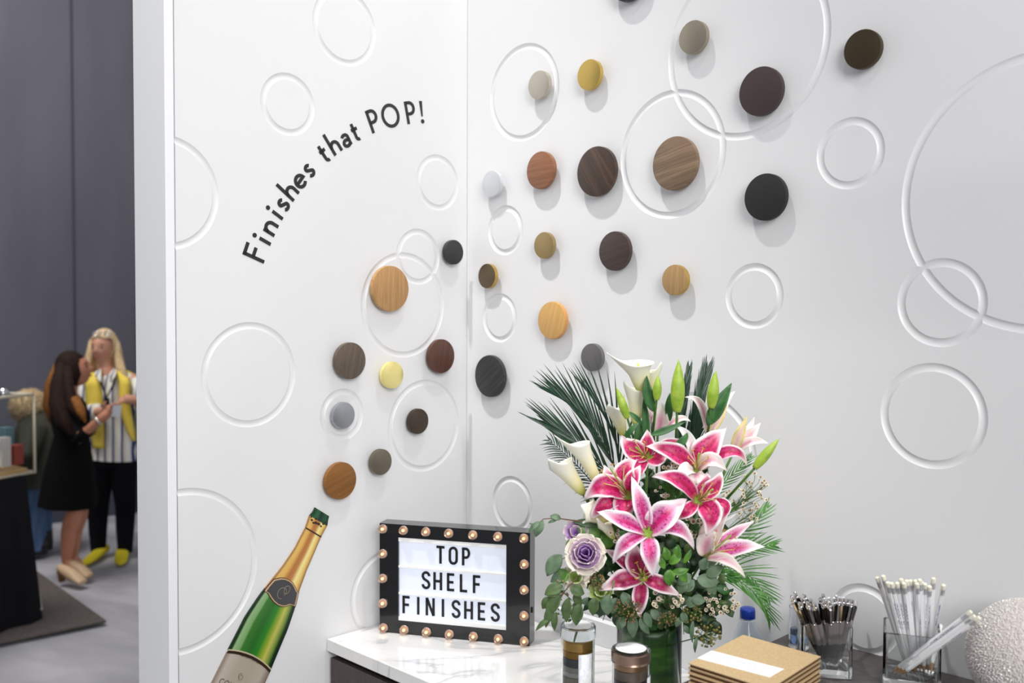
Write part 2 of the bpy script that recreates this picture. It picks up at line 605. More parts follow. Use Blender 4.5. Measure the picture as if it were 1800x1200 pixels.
def strokes_v(strokes, w, h, M):
    mb = MB()
    for st in strokes:
        closed = False
        if isinstance(st, tuple):
            kind = st[0]
            if kind == 'dot':
                _, x, y, r = st
                mb.add(*prism_v(arc(x, y, r, r, 0, 360 - 22.5, 15), h, M))
                continue
            if kind == 'poly':
                mb.add(*prism_v(st[1], h, M))
                continue
            closed = kind == 'loop'
            st = st[1]
        Lp, Rp = ribbon(st, w, closed)
        n = len(st)
        V = [M @ Vector((p[0], p[1], z)) for z in (0, h) for p in Lp + Rp]
        F = []
        for i in range(n if closed else n - 1):
            j = (i + 1) % n
            a, b, c2, d = i, j, n + j, n + i
            F += [(a, b, c2, d), (a + 2 * n, d + 2 * n, c2 + 2 * n, b + 2 * n),
                  (a, a + 2 * n, b + 2 * n, b), (d, c2, c2 + 2 * n, d + 2 * n)]
        if not closed:
            F += [(0, n, 3 * n, 2 * n), (n - 1, 3 * n - 1, 4 * n - 1, 2 * n - 1)]
        mb.add(V, F)
    return mb

HUM = {   # humanist sans, cap height 1, x = 0 at the stem or the centre
 'F': [[(0, 0), (0, 1)], [(-.07, .93), (.46, .93)], [(0, .53), (.40, .53)]],
 'i': [[(0, 0), (0, .55)], ('dot', 0, .79, .095)],
 'n': [[(0, 0), (0, .55)], [(0, .30)] + arc(.205, .29, .20, .22, 170, 0) + [(.405, 0)]],
 'h': [[(0, 0), (0, 1.0)], [(0, .30)] + arc(.205, .29, .20, .22, 170, 0) + [(.405, 0)]],
 's': [arc(.0, .395, .125, .11, 25, 200, 10) + [(-.06, .315), (.06, .25)] + arc(0, .16, .14, .115, 25, -155, 10)],
 'e': [arc(0, .275, .235, .235, -40, -352, 26) + [(-.22, .275)]],
 't': [[(0, .76), (0, .17)] + arc(.12, .15, .12, .11, 180, 285, 8), [(-.13, .50), (.20, .50)]],
 'a': [arc(-.02, .37, .16, .13, 155, 0, 10) + [(.14, 0)], arc(-.03, .15, .165, .13, 40, 330, 16), [(.10, .27), (.14, .25)]],
 'P': [[(0, 0), (0, 1)], [(0, .935), (.19, .935)] + arc(.19, .69, .24, .245, 90, -90, 14) + [(0, .445)]],
 'O': [('loop', arc(0, .5, .44, .46, 0, 348, 29))],
 '!': [('poly', [(-.04, .30), (.04, .30), (.085, 1.0), (-.085, 1.0)]), ('dot', 0, .08, .1)],
}
let = empty('wall_lettering', wall_pt('L', 0.37, CAM_Z + .1), 'black curved lettering reading Finishes that POP! on the left wall', 'lettering')
cs, ct, RB = 0.0675, 0.0953, 0.556
CAPH = 0.0535
LET = [('F', 159.6), ('i', 155.3), ('n', 153.1), ('i', 148.7), ('s', 145.9), ('h', 143.5), ('e', 138.9), ('s', 135.4),
       ('t', 130.0), ('h', 127.3), ('a', 122.6), ('t', 119.6), ('P', 114.4), ('O', 108.0), ('P', 102.9), ('!', 98.3)]
for ch, a in LET:
    th = radians(a)
    # left wall seen from the booth: viewer's right is -DL
    X = -DL
    c0 = wall_pt('L', cs, CAM_Z - ct)
    up = X * cos(th) + UP * sin(th)
    rt = X * sin(th) - UP * cos(th)
    base = c0 + up * RB
    M = Matrix.Identity(4)
    for i in range(3):
        M[i][0], M[i][1], M[i][2], M[i][3] = rt[i] * CAPH, up[i] * CAPH, NL[i], base[i]
    strokes_v(HUM[ch], .145, 0.0012, M).obj('letter', BLACK_INK, let, smooth=False)

CON = {   # condensed caps for the light box, height 1
 'T': [[(0, 0), (0, 1)], [(-.24, .935), (.24, .935)]],
 'O': [('loop', [(.2, .3), (.2, .7)] + arc(0, .72, .2, .22, 0, 180, 12)[1:] + [(-.2, .3)] + arc(0, .28, .2, .22, 180, 360, 12)[1:-1])],
 'P': [[(-.16, 0), (-.16, 1)], [(-.16, .935), (.0, .935)] + arc(0, .69, .18, .245, 90, -90, 12) + [(-.16, .445)]],
 'S': [arc(0, .74, .19, .20, 0, 180, 12) + [(-.19, .70), (-.12, .57), (.12, .43), (.19, .30)] + arc(0, .26, .19, .20, 0, -180, 12)],
 'H': [[(-.19, 0), (-.19, 1)], [(.19, 0), (.19, 1)], [(-.19, .5), (.19, .5)]],
 'E': [[(-.16, 0), (-.16, 1)], [(-.2, .935), (.2, .935)], [(-.16, .5), (.16, .5)], [(-.2, .065), (.2, .065)]],
 'L': [[(-.16, 0), (-.16, 1)], [(-.2, .065), (.2, .065)]],
 'F': [[(-.16, 0), (-.16, 1)], [(-.2, .935), (.2, .935)], [(-.16, .5), (.16, .5)]],
 'I': [[(0, 0), (0, 1)]],
 'N': [[(-.2, 0), (-.2, 1)], [(.2, 0), (.2, 1)], [(-.2, 1.0), (.2, 0.0)]],
 'G': [arc(0, .72, .2, .22, 10, 180, 10) + arc(0, .28, .2, .22, 180, 360, 10) + [(.2, .45), (.03, .45)]],
 'C': [arc(0, .5, .46, .46, 45, 315, 20)],
 'M': [[(-.35, 0), (-.3, 1), (0, .2), (.3, 1), (.35, 0)]],
 'A': [[(-.35, 0), (0, 1), (.35, 0)], [(-.22, .35), (.22, .35)]],
}
def place_text(s, glyphs, M, h, adv, w, th, name, m, parent, one=False):
    mb = MB()
    for i, ch in enumerate(s):
        if ch == ' ':
            continue
        T = M @ Matrix.Translation((adv * i, 0, 0)) @ Matrix.Diagonal((h, h, 1, 1))
        g = strokes_v(glyphs[ch], w, th, T)
        if one:
            mb.add(g.V, g.F)
        else:
            g.obj(name, m, parent, smooth=False)
    if one:
        mb.obj(name, m, parent, smooth=False)

# ------------------------------------------------------------------ printed bottle cut-out on the left wall
def bottle_cutout():
    e = empty('bottle_cutout', px_wall('L', 462, 1120), 'flat printed cut-out of a green sparkling wine bottle tilted on the left wall', 'wall graphic')
    top = px_wall('L', 564, 898.5)
    low = px_wall('L', 418, 1178)
    ax = (top - low).normalized()
    sd = ax.cross(NL).normalized()
    if sd.dot(-DL) < 0:
        sd = -sd
    def loc(x, y):
        p = px_wall('L', x, y) - top
        return p.dot(sd), p.dot(ax)
    def strip(name, prof, m, d0, d1, uvx=True, ends=None):
        """prof: list of (axial, halfwidth) or (axial,left,right)"""
        V, F, U = [], [], []
        n = len(prof)
        for a, l, r in prof:
            for d in (d0, d1):
                for k in range(9):
                    u = k / 8
                    s = -l + (l + r) * u
                    V.append(top + ax * (a + (ends(u) if ends else 0)) + sd * s + NL * d)
                    U.append((u, a))
        for i in range(n - 1):
            for k in range(8):
                a = i * 18 + k
                F.append((a + 9, a + 10, a + 28, a + 27))
                F.append((a, a + 18, a + 19, a + 1))
            F.append((i * 18, i * 18 + 9, i * 18 + 27, i * 18 + 18))
            F.append((i * 18 + 8, i * 18 + 26, i * 18 + 35, i * 18 + 17))
        for k in range(8):
            F.append((k, k + 1, k + 10, k + 9))
            b = (n - 1) * 18
            F.append((b + k, b + k + 9, b + k + 10, b + k + 1))
        return obj(name, V, F, m, e, smooth=False, uv=U)
    def grad(name, stops, rough=.4):
        m = mat(name, (100, 100, 100), rough)
        b = m.node_tree.nodes['Principled BSDF']
        tc = N(m, 'ShaderNodeTexCoord')
        sx = N(m, 'ShaderNodeSeparateXYZ')
        L(m, tc, 'UV', sx, 'Vector')
        r = ramp(m, stops)
        L(m, sx, 'X', r, 'Fac')
        L(m, r, 'Color', b, 'Base Color')
        return m
    # measured edge points (photo) -> axial position and half widths
    Lp = [(552, 892), (549, 899), (543, 905), (536, 926), (517, 963), (496, 994), (479, 1015), (455, 1045), (430, 1082), (408, 1125), (396, 1148), (372, 1196), (340, 1262)]
    Rp = [(577, 906), (575, 913), (574, 922), (562, 944), (549, 975), (538, 1000), (524, 1038), (518, 1064), (505, 1103), (486, 1148), (472, 1182), (462, 1204), (425, 1278)]
    la = [loc(*p) for p in Lp]
    ra = [loc(*p) for p in Rp]
    def half(tab, a):
        tab = sorted(tab, key=lambda q: q[1])
        if a <= tab[0][1]:
            return abs(tab[0][0])
        for p, q in zip(tab, tab[1:]):
            if p[1] <= a <= q[1]:
                f = (a - p[1]) / (q[1] - p[1] + 1e-9)
                return abs(p[0] + (q[0] - p[0]) * f)
        return abs(tab[-1][0])
    def seg(a0, a1, n, inset=0.0):
        return [(a0 + (a1 - a0) * i / n, half(la, a0 + (a1 - a0) * i / n) - inset, half(ra, a0 + (a1 - a0) * i / n) - inset) for i in range(n + 1)]
    end = loc(380, 1272)[1]
    a_neck = loc(551, 936)[1]
    a_lab = loc(492, 1037)[1]
    a_body = loc(432, 1160)[1]
    green = grad('print_green_glass', [(0, (14, 40, 16)), (.05, (22, 62, 24)), (.08, (150, 184, 134)), (.2, (124, 168, 104)), (.23, (60, 122, 44)), (.42, (36, 104, 36)), (.58, (44, 132, 34)), (.70, (150, 170, 50)), (.76, (196, 190, 96)), (.86, (120, 150, 60)), (.93, (18, 50, 22)), (1, (8, 20, 12))])
    gold = grad('print_gold_foil', [(0, (150, 110, 60)), (.08, (222, 184, 104)), (.22, (226, 178, 92)), (.4, (178, 114, 56)), (.55, (190, 126, 66)), (.7, (242, 226, 150)), (.85, (232, 196, 110)), (1, (140, 92, 40))])
    paper = grad('print_cream_label', [(0, (140, 126, 112)), (.1, (196, 184, 172)), (.3, (180, 168, 150)), (.6, (176, 166, 148)), (.85, (184, 174, 160)), (1, (120, 104, 90))])
    brown = mat('print_dark_brown', (50, 32, 20), .4)
    bow = lambda u: 0.010 * (1 - (2 * u - 1) ** 2)
    th = 0.004
    strip('main_label', seg(end, a_body, 8), paper, 0, th, ends=lambda u: bow(u) * .9)
    strip('green_glass', seg(a_body + .004, a_lab - .01, 10), green, 0, th)
    strip('label_band', seg(a_body - .003, a_body + .003, 1), brown, th, th + .0006, ends=bow)
    strip('label_edge', seg(a_body + .003, a_body + .006, 1), mat('print_pale_gold', (196, 184, 150), .4), th, th + .0006, ends=bow)
    strip('foil', seg(a_lab - .012, a_neck, 10), gold, 0, th + .0003)
    strip('foil_seam', seg(a_neck - .0015, a_neck + .0015, 1), brown, th, th + .0012)
    strip('foil_cap', seg(a_neck, loc(558.5, 915)[1], 3), gold, 0, th + .0003)
    strip('bottle_mouth', seg(loc(558, 917)[1], 0.0, 4), grad('print_mouth', [(0, (16, 50, 30)), (.3, (44, 100, 60)), (.5, (22, 36, 36)), (.8, (34, 90, 56)), (1, (14, 30, 24))]), 0, th + .0002)
    # torn foil spots
    mb = MB()
    for (fx, fy, r) in ((546, 913, .0022), (553, 911, .002), (549, 918, .0022), (558, 920, .003), (566, 920, .002), (569, 917, .0022), (562, 924, .002), (545, 908, .0016), (553, 918, .003)):
        p = px_wall('L', fx, fy) + NL * (th + .0006)
        M = Matrix.Identity(4)
        for i in range(3):
            M[i][0], M[i][1], M[i][2], M[i][3] = sd[i], ax[i], NL[i], p[i]
        mb.add(*prism_v(arc(0, 0, r * 1.5, r, 0, 330, 11), .0006, M))
    mb.obj('foil_tears', brown, e, smooth=False)
    # neck label: shield shape given by measured outline
    o2 = lambda X, Y: (450 + X / 15, 1000 + Y / 15)
    outl = [(430, 245), (520, 225), (620, 205), (740, 215), (860, 270), (950, 350), (1010, 450), (1050, 560), (1098, 600), (1060, 800), (1010, 985), (930, 950), (870, 935), (760, 980), (650, 985), (530, 940), (420, 850), (330, 730), (270, 620), (170, 560), (290, 400)]
    M = Matrix.Identity(4)
    for i in range(3):
        M[i][0], M[i][1], M[i][2], M[i][3] = sd[i], ax[i], NL[i], top[i]
    pts = [loc(*o2(*q)) for q in outl]
    cx = sum(p[0] for p in pts) / len(pts)
    cy = sum(p[1] for p in pts) / len(pts)
    def scaled(k):
        return [(cx + (p[0] - cx) * k, cy + (p[1] - cy) * k) for p in pts]
    for nm, k, mm, z in (('neck_label_outline', 1.0, brown, .0004), ('neck_label_border', .95, mat('print_rose_gold', (206, 168, 130), .35), .0010), ('neck_label', .87, mat('print_slate', (66, 66, 70), .4), .0016)):
        V, F = prism_v(scaled(k)[::-1], .0008, M @ Matrix.Translation((0, 0, th + z)))
        obj(nm, V, F, mm, e, smooth=False)
    gm = mat('print_emblem', (150, 134, 112), .4)
    c1 = loc(*o2(640, 620))
    c2 = loc(*o2(770, 530))
    emb = [('loop', arc(c2[0], c2[1], .007, .009, 0, 345, 23)), arc(c1[0], c1[1], .011, .012, 60, 300, 22), arc(c1[0] + .002, c1[1] + .004, .007, .008, 100, -40, 12)]
    strokes_v(emb, .0011, .0006, M @ Matrix.Translation((0, 0, th + .0026))).obj('neck_emblem', gm, e, smooth=False)
    c3 = loc(421, 1189)
    emb = [('loop', arc(c3[0], c3[1], .005, .005, 0, 345, 20)), arc(c3[0] - .003, c3[1] + .003, .004, .005, 60, 300, 14)]
    strokes_v(emb, .0009, .0005, M @ Matrix.Translation((0, 0, th + .0007))).obj('label_emblem', mat('print_grey', (120, 118, 112), .4), e, smooth=False)
    c4 = loc(388.5, 1196)
    c5 = loc(412, 1203)
    dx, dy = c5[0] - c4[0], c5[1] - c4[1]
    an = math.atan2(dy, dx)
    T = M @ Matrix.Translation((c4[0], c4[1] - .006, th + .0006)) @ Matrix.Rotation(an * .3, 4, 'Z')
    place_text('COMPA', {**CON, 'O': [('loop', arc(0, .5, .46, .46, 0, 345, 23))]}, T, .0115, .0125, .12, .0005, 'label_text', mat('print_text', (96, 90, 84), .4), e, one=True)
bottle_cutout()

# ------------------------------------------------------------------ counters
Z_MARB, Z_DARK = CAM_Z - 0.7552, CAM_Z - 0.6189
DEPTH, S_CAB = 0.433, 0.93
def marble():
    m = mat('white_marble', (236, 235, 233), .12, 0.0, Coat_Weight=0.3)
    b = m.node_tree.nodes['Principled BSDF']
    tc = N(m, 'ShaderNodeTexCoord')
    mp = N(m, 'ShaderNodeMapping')
    mp.inputs['Rotation'].default_value = (0, 0, 0.45)
    mp.inputs['Scale'].default_value = (1.5, 4.4, 3)
    L(m, tc, 'Object', mp, 'Vector')
    n = N(m, 'ShaderNodeTexNoise')
    n.inputs['Scale'].default_value = 1.0
    n.inputs['Detail'].default_value = 7
    n.inputs['Distortion'].default_value = 1.3
    L(m, mp, 'Vector', n, 'Vector')
    r = ramp(m, [(.38, (228, 227, 225)), (.46, (222, 221, 220)), (.497, (190, 190, 192)), (.512, (220, 219, 218)), (.62, (229, 228, 226))])
    L(m, n, 'Fac', r, 'Fac')
    L(m, r, 'Color', b, 'Base Color')
    return m
def prism_world(name, poly, z0, z1, m, parent=None, bevel=0.0):
    n = len(poly)
    V = [Vector((p.x, p.y, z)) for z in (z0, z1) for p in poly]
    F = [tuple(range(n))[::-1], tuple(range(n, 2 * n))] + [(i, (i + 1) % n, (i + 1) % n + n, i + n) for i in range(n)]
    o = obj(name, V, F, m, parent, smooth=bevel > 0)
    bm = bmesh.new(); bm.from_mesh(o.data)
    bmesh.ops.recalc_face_normals(bm, faces=bm.faces)
    bm.to_mesh(o.data); bm.free()
    if bevel:
        b = o.modifiers.new('bevel', 'BEVEL'); b.width = bevel; b.segments = 3; b.harden_normals = True
    return o
g = 0.002
def cpt(s, d):
    return CORNER + DR * s + NR * d
top = prism_world('marble_countertop', [cpt(g, g), cpt(S_CAB - g, g), cpt(S_CAB - g, DEPTH), cpt(g, DEPTH)], Z_MARB - 0.029, Z_MARB, marble(), bevel=0.0025)
tag(top, 'white marble countertop with grey veins under the light box', 'countertop')
darkwood = noise_mat('espresso_cabinet', [(.3, (50, 39, 38)), (.7, (64, 52, 50))], (60, 60, 8), .38, detail=4)
cab = empty('vanity_cabinet', cpt(.45, .2), 'dark espresso vanity cabinet below the white marble top', 'cabinet')
zt = Z_MARB - 0.030
prism_world('carcass', [cpt(.006, .01), cpt(S_CAB - .004, .01), cpt(S_CAB - .004, DEPTH - .03), cpt(.006, DEPTH - .03)], 0.08, zt, darkwood, cab)
def face_box(name, s0, s1, z0, z1, d0, d1, m, parent, bevel=0.001):
    c = cpt((s0 + s1) / 2, (d0 + d1) / 2) + UP * (z0 + z1) / 2
    return box(name, c, DR * (s1 - s0), NR * (d1 - d0), UP * (z1 - z0), m, parent, bevel=bevel)
dmet = mat('dark_bronze_pull', (70, 60, 52), .3, .8)
for k in range(2):
    s0 = .012 + k * .457
    s1 = s0 + .447
    d = face_box('door', s0, s1, .10, zt - .012, DEPTH - .029, DEPTH - .012, darkwood, cab)
    for (a0, a1, b0, b1) in ((s0, s1, zt - .065, zt - .012), (s0, s1, .10, .155), (s0, s0 + .055, .155, zt - .065), (s1 - .055, s1, .155, zt - .065)):
        face_box('door_frame', a0, a1, b0, b1, DEPTH - .012, DEPTH - .004, darkwood, d)
    hs = s1 - .03 if k == 0 else s0 + .03
    face_box('door_pull', hs - .004, hs + .004, .62, .76, DEPTH - .004, DEPTH + .022, dmet, d)
prism_world('toe_kick', [cpt(.01, .02), cpt(S_CAB - .01, .02), cpt(S_CAB - .01, DEPTH - .08), cpt(.01, DEPTH - .08)], 0, .08, darkwood, cab)
laminate = noise_mat('charcoal_linen_laminate', [(.3, (66, 60, 60)), (.7, (88, 82, 82))], (40, 260, 200), .45, detail=5, rot=(0, 0, pi / 4))
tc_ = empty('tall_cabinet', cpt(1.3, .2), 'tall dark charcoal cabinet carrying the pens, pencils and glitter ball', 'cabinet')
prism_world('carcass', [cpt(S_CAB, g), cpt(1.9, g), cpt(1.9, DEPTH), cpt(S_CAB, DEPTH)], 0.0, Z_DARK - .019, darkwood, tc_)
prism_world('cabinet_top', [cpt(S_CAB - .001, g), cpt(1.9, g), cpt(1.9, DEPTH + .01), cpt(S_CAB - .001, DEPTH + .01)], Z_DARK - .018, Z_DARK, laminate, tc_, bevel=.001)
for k in range(2):
    s0 = S_CAB + .006 + k * .482
    d = face_box('door', s0, s0 + .474, .10, Z_DARK - .03, DEPTH + .0005, DEPTH + .009, darkwood, tc_)
    face_box('door_pull', s0 + .43, s0 + .438, .62, .76, DEPTH + .009, DEPTH + .03, dmet, d)

# white display block against the right wall behind the vase
s0 = (px_wall('R', 985, 1060) - CORNER).dot(DR)
s1 = s0 + .30
zb = px_wall('R', 1079, 1092).z
tag(box('display_block', cpt((s0 + s1) / 2, .014) + UP * (Z_MARB + (zb - Z_MARB) / 2), DR * (s1 - s0), NR * .02, UP * (zb - Z_MARB), mat('white_board', (232, 233, 234), .3), bevel=.001),
    'low white upright board against the wall behind the glass vase', 'board')

# ------------------------------------------------------------------ marquee light box
def light_box():
    A = px_z(667.5, 1110, Z_MARB)
    B = px_z(931, 1135.6, Z_MARB)
    ex = (B - A); W = ex.length; ex.normalize()
    H = px(667.5, 919, A.y).z - Z_MARB
    en = Vector((ex.y, -ex.x, 0))          # toward the camera
    e = empty('light_box', A + ex * W / 2 - en * .02, 'black cinema light box with warm bulbs reading TOP SHELF FINISHES', 'light box')
    T = .045
    blk = mat('gloss_black', (14, 14, 15), .16, 0.0, Coat_Weight=.5)
    def pt(u, v, d=0):
        return A + ex * (u * W) + UP * (v * H) + en * d
    zl, zr = A.y, B.y
    def qu(q):
        return q * zr / ((1 - q) * zl + q * zr)
    su0, su1, sv0, sv1 = qu(.134), qu(.853), .122, .88
    # black case made of four frame bars + back
    bars = [(0, 1, sv1, 1), (0, 1, 0, sv0), (0, su0, sv0, sv1), (su1, 1, sv0, sv1)]
    mb = MB()
    for u0, u1, v0, v1 in bars:
        c = pt((u0 + u1) / 2, (v0 + v1) / 2, -T / 2)
        mb.add(*box_v(c, ex * (u1 - u0) * W, -en * T, UP * (v1 - v0) * H))
    mb.add(*box_v(pt((su0 + su1) / 2, (sv0 + sv1) / 2, -T + .004), ex * (su1 - su0) * W, -en * .008, UP * (sv1 - sv0) * H))
    mb.obj('case', blk, e, smooth=False)
    scr = emit('lit_acrylic', (186, 191, 203), .78)
    obj('screen', *box_v(pt((su0 + su1) / 2, (sv0 + sv1) / 2, -.008), ex * (su1 - su0) * W, -en * .004, UP * (sv1 - sv0) * H), scr, e, smooth=False)
    railm = mat('clear_white_rail', (246, 246, 246), .2)
    for v, hh in ((sv1 - .018, .036), (.614, .018), (.371, .018), (sv0 + .018, .036)):
        obj('rail', *box_v(pt((su0 + su1) / 2, v, -.0035), ex * (su1 - su0) * W, -en * .005, UP * hh * H), railm, e, smooth=False)
    M0 = Matrix.Identity(4)
    for i in range(3):
        M0[i][0], M0[i][1], M0[i][2] = ex[i], UP[i], en[i]
    hL = .160 * H
    for txt, xs, vb in (('TOP', (772, 852, 930), .665), ('SHELF', (680, 755, 837, 917, 997), .424), ('FINISHES', (552, 630, 707, 788, 870, 947, 1027, 1108), .185)):
        for chh, x in zip(txt, xs):
            M = Matrix.Translation(pt(qu((x - 380) / 932), vb, -.0055)) @ M0 @ Matrix.Diagonal((hL, hL, 1, 1))
            strokes_v(CON[chh], .145, .0012, M).obj('letter', mat('letter_black', (24, 24, 28), .4), e, smooth=False)
    # bulbs
    bg_ = glass('bulb_glass', (255, 236, 214), 1.3)
    fil = emit('bulb_filament', (255, 222, 170), 1.6)
    cup = mat('bulb_cup', (196, 176, 172), .3, .5)
    tops = [(403 - 380) / 938, (541 - 380) / 938, (687 - 380) / 938, (832 - 380) / 938, (981 - 380) / 938, (1131 - 380) / 938, (1283 - 380) / 938]
    pos = [(qu(q), .95) for q in tops] + [(qu(q + .005), .042) for q in tops]
    pos += [(qu(tops[0]), v) for v in (.722, .496, .268)] + [(qu(tops[-1] + .003), v) for v in (.722, .496, .268)]
    for u, v in pos:
        p = pt(u, v)
        b = obj('bulb', *lathe_v(p, en, [(.0085, .0), (.0098, .004), (.0095, .008), (.0075, .012), (.004, .0145), (.0005, .0152)], 20), bg_, e)
        obj('bulb_base', *lathe_v(p, en, [(.0105, -.001), (.0105, .0012), (.0092, .002), (.006, .0008), (.001, .0006)], 20), cup, b)
        obj('filament', *lathe_v(p, en, [(.0016, .0025), (.0026, .0045), (.0022, .0075), (.0006, .009)], 10), fil, b)
    # power switch on the right side
    obj('switch', *box_v(pt(1, .30, -.02) + ex * .001, ex * .003, -en * .006, UP * .012), mat('switch_grey', (60, 60, 60), .5), e, smooth=False)
light_box()
lb = lamp('light_box_glow', 'POINT', px(800, 1010, 2.12), (0, 0, 0), 0.0, size=.05)
bpy.data.objects.remove(lb)

# ------------------------------------------------------------------ sample tubes
acr = glass('clear_acrylic', (250, 252, 252), 1.2)
paper_w = mat('white_paper', (240, 241, 243), .6)
def puck(p, R, h, m, label, grp):
    o = obj('sample_puck', *lathe_v(p, UP, [(R - .001, 0), (R, .001), (R, h - .001), (R - .001, h)], 40), m, None, sharp=30)
    return tag(o, label, 'finish sample', grp)
def sample_tube(x, ytop, Y, dpx, label, cols, lab_ang, topz_gap, gname):
    R = dpx / 2 / F_PX * Y
    tp = px(x, ytop, Y)
    base = Vector((tp.x, tp.y, Z_MARB + .0005))
    Ht = tp.z - base.z
    e = empty('sample_tube', base, label, 'container')
    wl = .0014
    obj('tube_wall', *lathe_v(base, UP, [(R - .002, 0), (R - .001, 0), (R - .001, Ht - .004), (R - .001 - wl, Ht - .004), (R - .001 - wl, .002), (.001, .002), (.001, 0)], 56), acr, e, sharp=40)
    lid = obj('lid', *lathe_v(base + UP * (Ht - .022), UP, [(R - .0006, 0), (R + .0008, 0), (R + .0008, .019), (R - .001, .0215), (.001, .0215), (.001, .0198), (R - .002, .0198), (R - .0006, .018)], 56), acr, e, sharp=40)
    obj('lid_label', *lathe_v(base + UP * (Ht - .0004), UP, [(R * .80, 0), (R * .80, .0004)], 48), paper_w, lid, sharp=40)
    # curved side label
    a0, a1 = lab_ang
    V, F = [], []
    n = 10
    z0, z1 = .01, Ht - .045
    for i in range(n + 1):
        a = radians(a0 + (a1 - a0) * i / n)
        for rr in (R + .0002, R + .0006):
            for z in (z0, z1):
                V.append(base + Vector((cos(a) * rr, sin(a) * rr, z)))
    for i in range(n):
        a = i * 4
        F += [(a, a + 4, a + 5, a + 1), (a + 2, a + 3, a + 7, a + 6), (a + 1, a + 5, a + 7, a + 3), (a, a + 2, a + 6, a + 4)]
    F += [(0, 1, 3, 2), (n * 4, n * 4 + 2, n * 4 + 3, n * 4 + 1)]
    obj('side_label', V, F, noise_mat('printed_side_label', [(.45, (236, 238, 240)), (.70, (218, 222, 230))], (240, 240, 160), .6, detail=2), e)
    z = .0028
    hs = [c[1] for c in cols]
    tot = sum(hs)
    k = (Ht - topz_gap - z) / tot
    for (m, h, nm) in cols[::-1]:
        hh = h * k
        puck(base + UP * z, R - .0042, hh - .0004, m, nm, gname)
        z += hh
brn = MC
t1 = [(metal('puck_bronze_gold', (196, 158, 84), .25), 2.2, 'bronze-gold puck at the top of the left sample tube'),
      (metal('puck_amber_bronze', (160, 120, 56), .3), 1.6, 'amber bronze puck second from the top in the left sample tube'),
      (mat('puck_slate', (62, 66, 70), .45), 1.9, 'slate grey puck under the bronze ones in the left sample tube'),
      (metal('puck_silver', (158, 156, 150), .4), 1.3, 'silver puck below the slate one in the left sample tube'),
      (metal('puck_pale_nickel', (188, 186, 180), .4), 1.0, 'pale nickel puck with a tiny hole in the left sample tube'),
      (mat('puck_grey_wood', (120, 112, 100), .5), 2.4, 'grey-brown wood puck in the left sample tube'),
      (mat('puck_taupe', (150, 144, 140), .5), 1.8, 'taupe puck low in the left sample tube'),
      (mat('puck_blue_grey', (92, 94, 104), .45), 2.2, 'blue-grey puck near the frame edge in the left sample tube'),
      (mat('puck_black2', (44, 40, 42), .45), 3.0, 'black puck deep in the left sample tube'),
      (mat('puck_walnut2', (76, 58, 48), .5), 3.0, 'walnut puck at the bottom of the left sample tube')]
t2 = [(metal('puck_rose', (206, 168, 146), .35), 1.8, 'rose copper puck at the top of the right sample tube'),
      (metal('puck_rose_gold', (190, 150, 116), .3), 1.0, 'thin rose gold puck second in the right sample tube'),
      (mat('puck_umber', (104, 90, 80), .5), 1.7, 'umber puck third in the right sample tube'),
      (mat('puck_black3', (44, 36, 38), .45), 2.2, 'black-brown puck below the umber one in the right sample tube'),
      (mat('puck_black4', (50, 42, 46), .45), 2.0, 'dark plum puck fifth in the right sample tube'),
      (mat('puck_black5', (40, 34, 34), .45), 2.2, 'near-black puck sixth in the right sample tube'),
      (mat('puck_oak3', (120, 92, 62), .5), 3.0, 'oak puck deep in the right sample tube'),
      (mat('puck_grey3', (110, 108, 106), .5), 3.0, 'grey puck at the bottom of the right sample tube')]
sample_tube(1016, 1096.5, 1.72, 61.5, 'clear sample tube with bronze discs inside, nearer the light box', t1, (-92, -40), .026, 'sample pucks stacked in the left tube')
sample_tube(1109, 1138, 1.64, 68, 'clear sample tube with black discs inside, in front of the vase', t2, (-40, -5), .006, 'sample pucks stacked in the right tube')

# ------------------------------------------------------------------ glass vase with flowers
YV = 1.85
vb = px(1141, 1150, YV); vb = Vector((vb.x, vb.y, Z_MARB + .0005))
VR = 115 / 2 / F_PX * YV
VH = px(1141, 1075, YV).z - Z_MARB
vase = empty('glass_vase', vb, 'clear glass cylinder vase lined with dark green leaves, holding the lily bouquet', 'vase')
obj('glass_body', *lathe_v(vb, UP, [(.002, 0), (VR - .004, 0), (VR, .004), (VR, VH - .001), (VR - .001, VH), (VR - .003, VH), (VR - .0035, VH - .001), (VR - .0035, .014), (VR - .006, .012), (.002, .012)], 64), glass('vase_glass', (252, 255, 253), 1.45), vase, sharp=40)
lw = noise_mat('wrapped_leaf', [(.35, (28, 70, 14)), (.55, (52, 108, 22)), (.7, (90, 142, 48))], (14, 14, 60), .4, detail=4)
for k in range(7):
    a = k * 2 * pi / 7 + .3
    V, F = [], []
    r = VR - .0052 - .0006 * (k % 2)
    nn, mm = 10, 8
    for i in range(nn + 1):
        for j in range(mm + 1):
            u, v = i / nn - .5, j / mm
            aa = a + u * 1.05 * (1 - .25 * abs(v - .5))
            rr = r - .0004 * cos(u * 9)
            V.append(vb + Vector((cos(aa) * rr, sin(aa) * rr, .016 + v * (VH - .035) + .004 * sin(3 * u + k))))
    for i in range(nn):
        for j in range(mm):
            p = i * (mm + 1) + j
            F.append((p, p + mm + 1, p + mm + 2, p + 1))
    solidify(obj('lining_leaf', V, F, lw, vase), .0006)

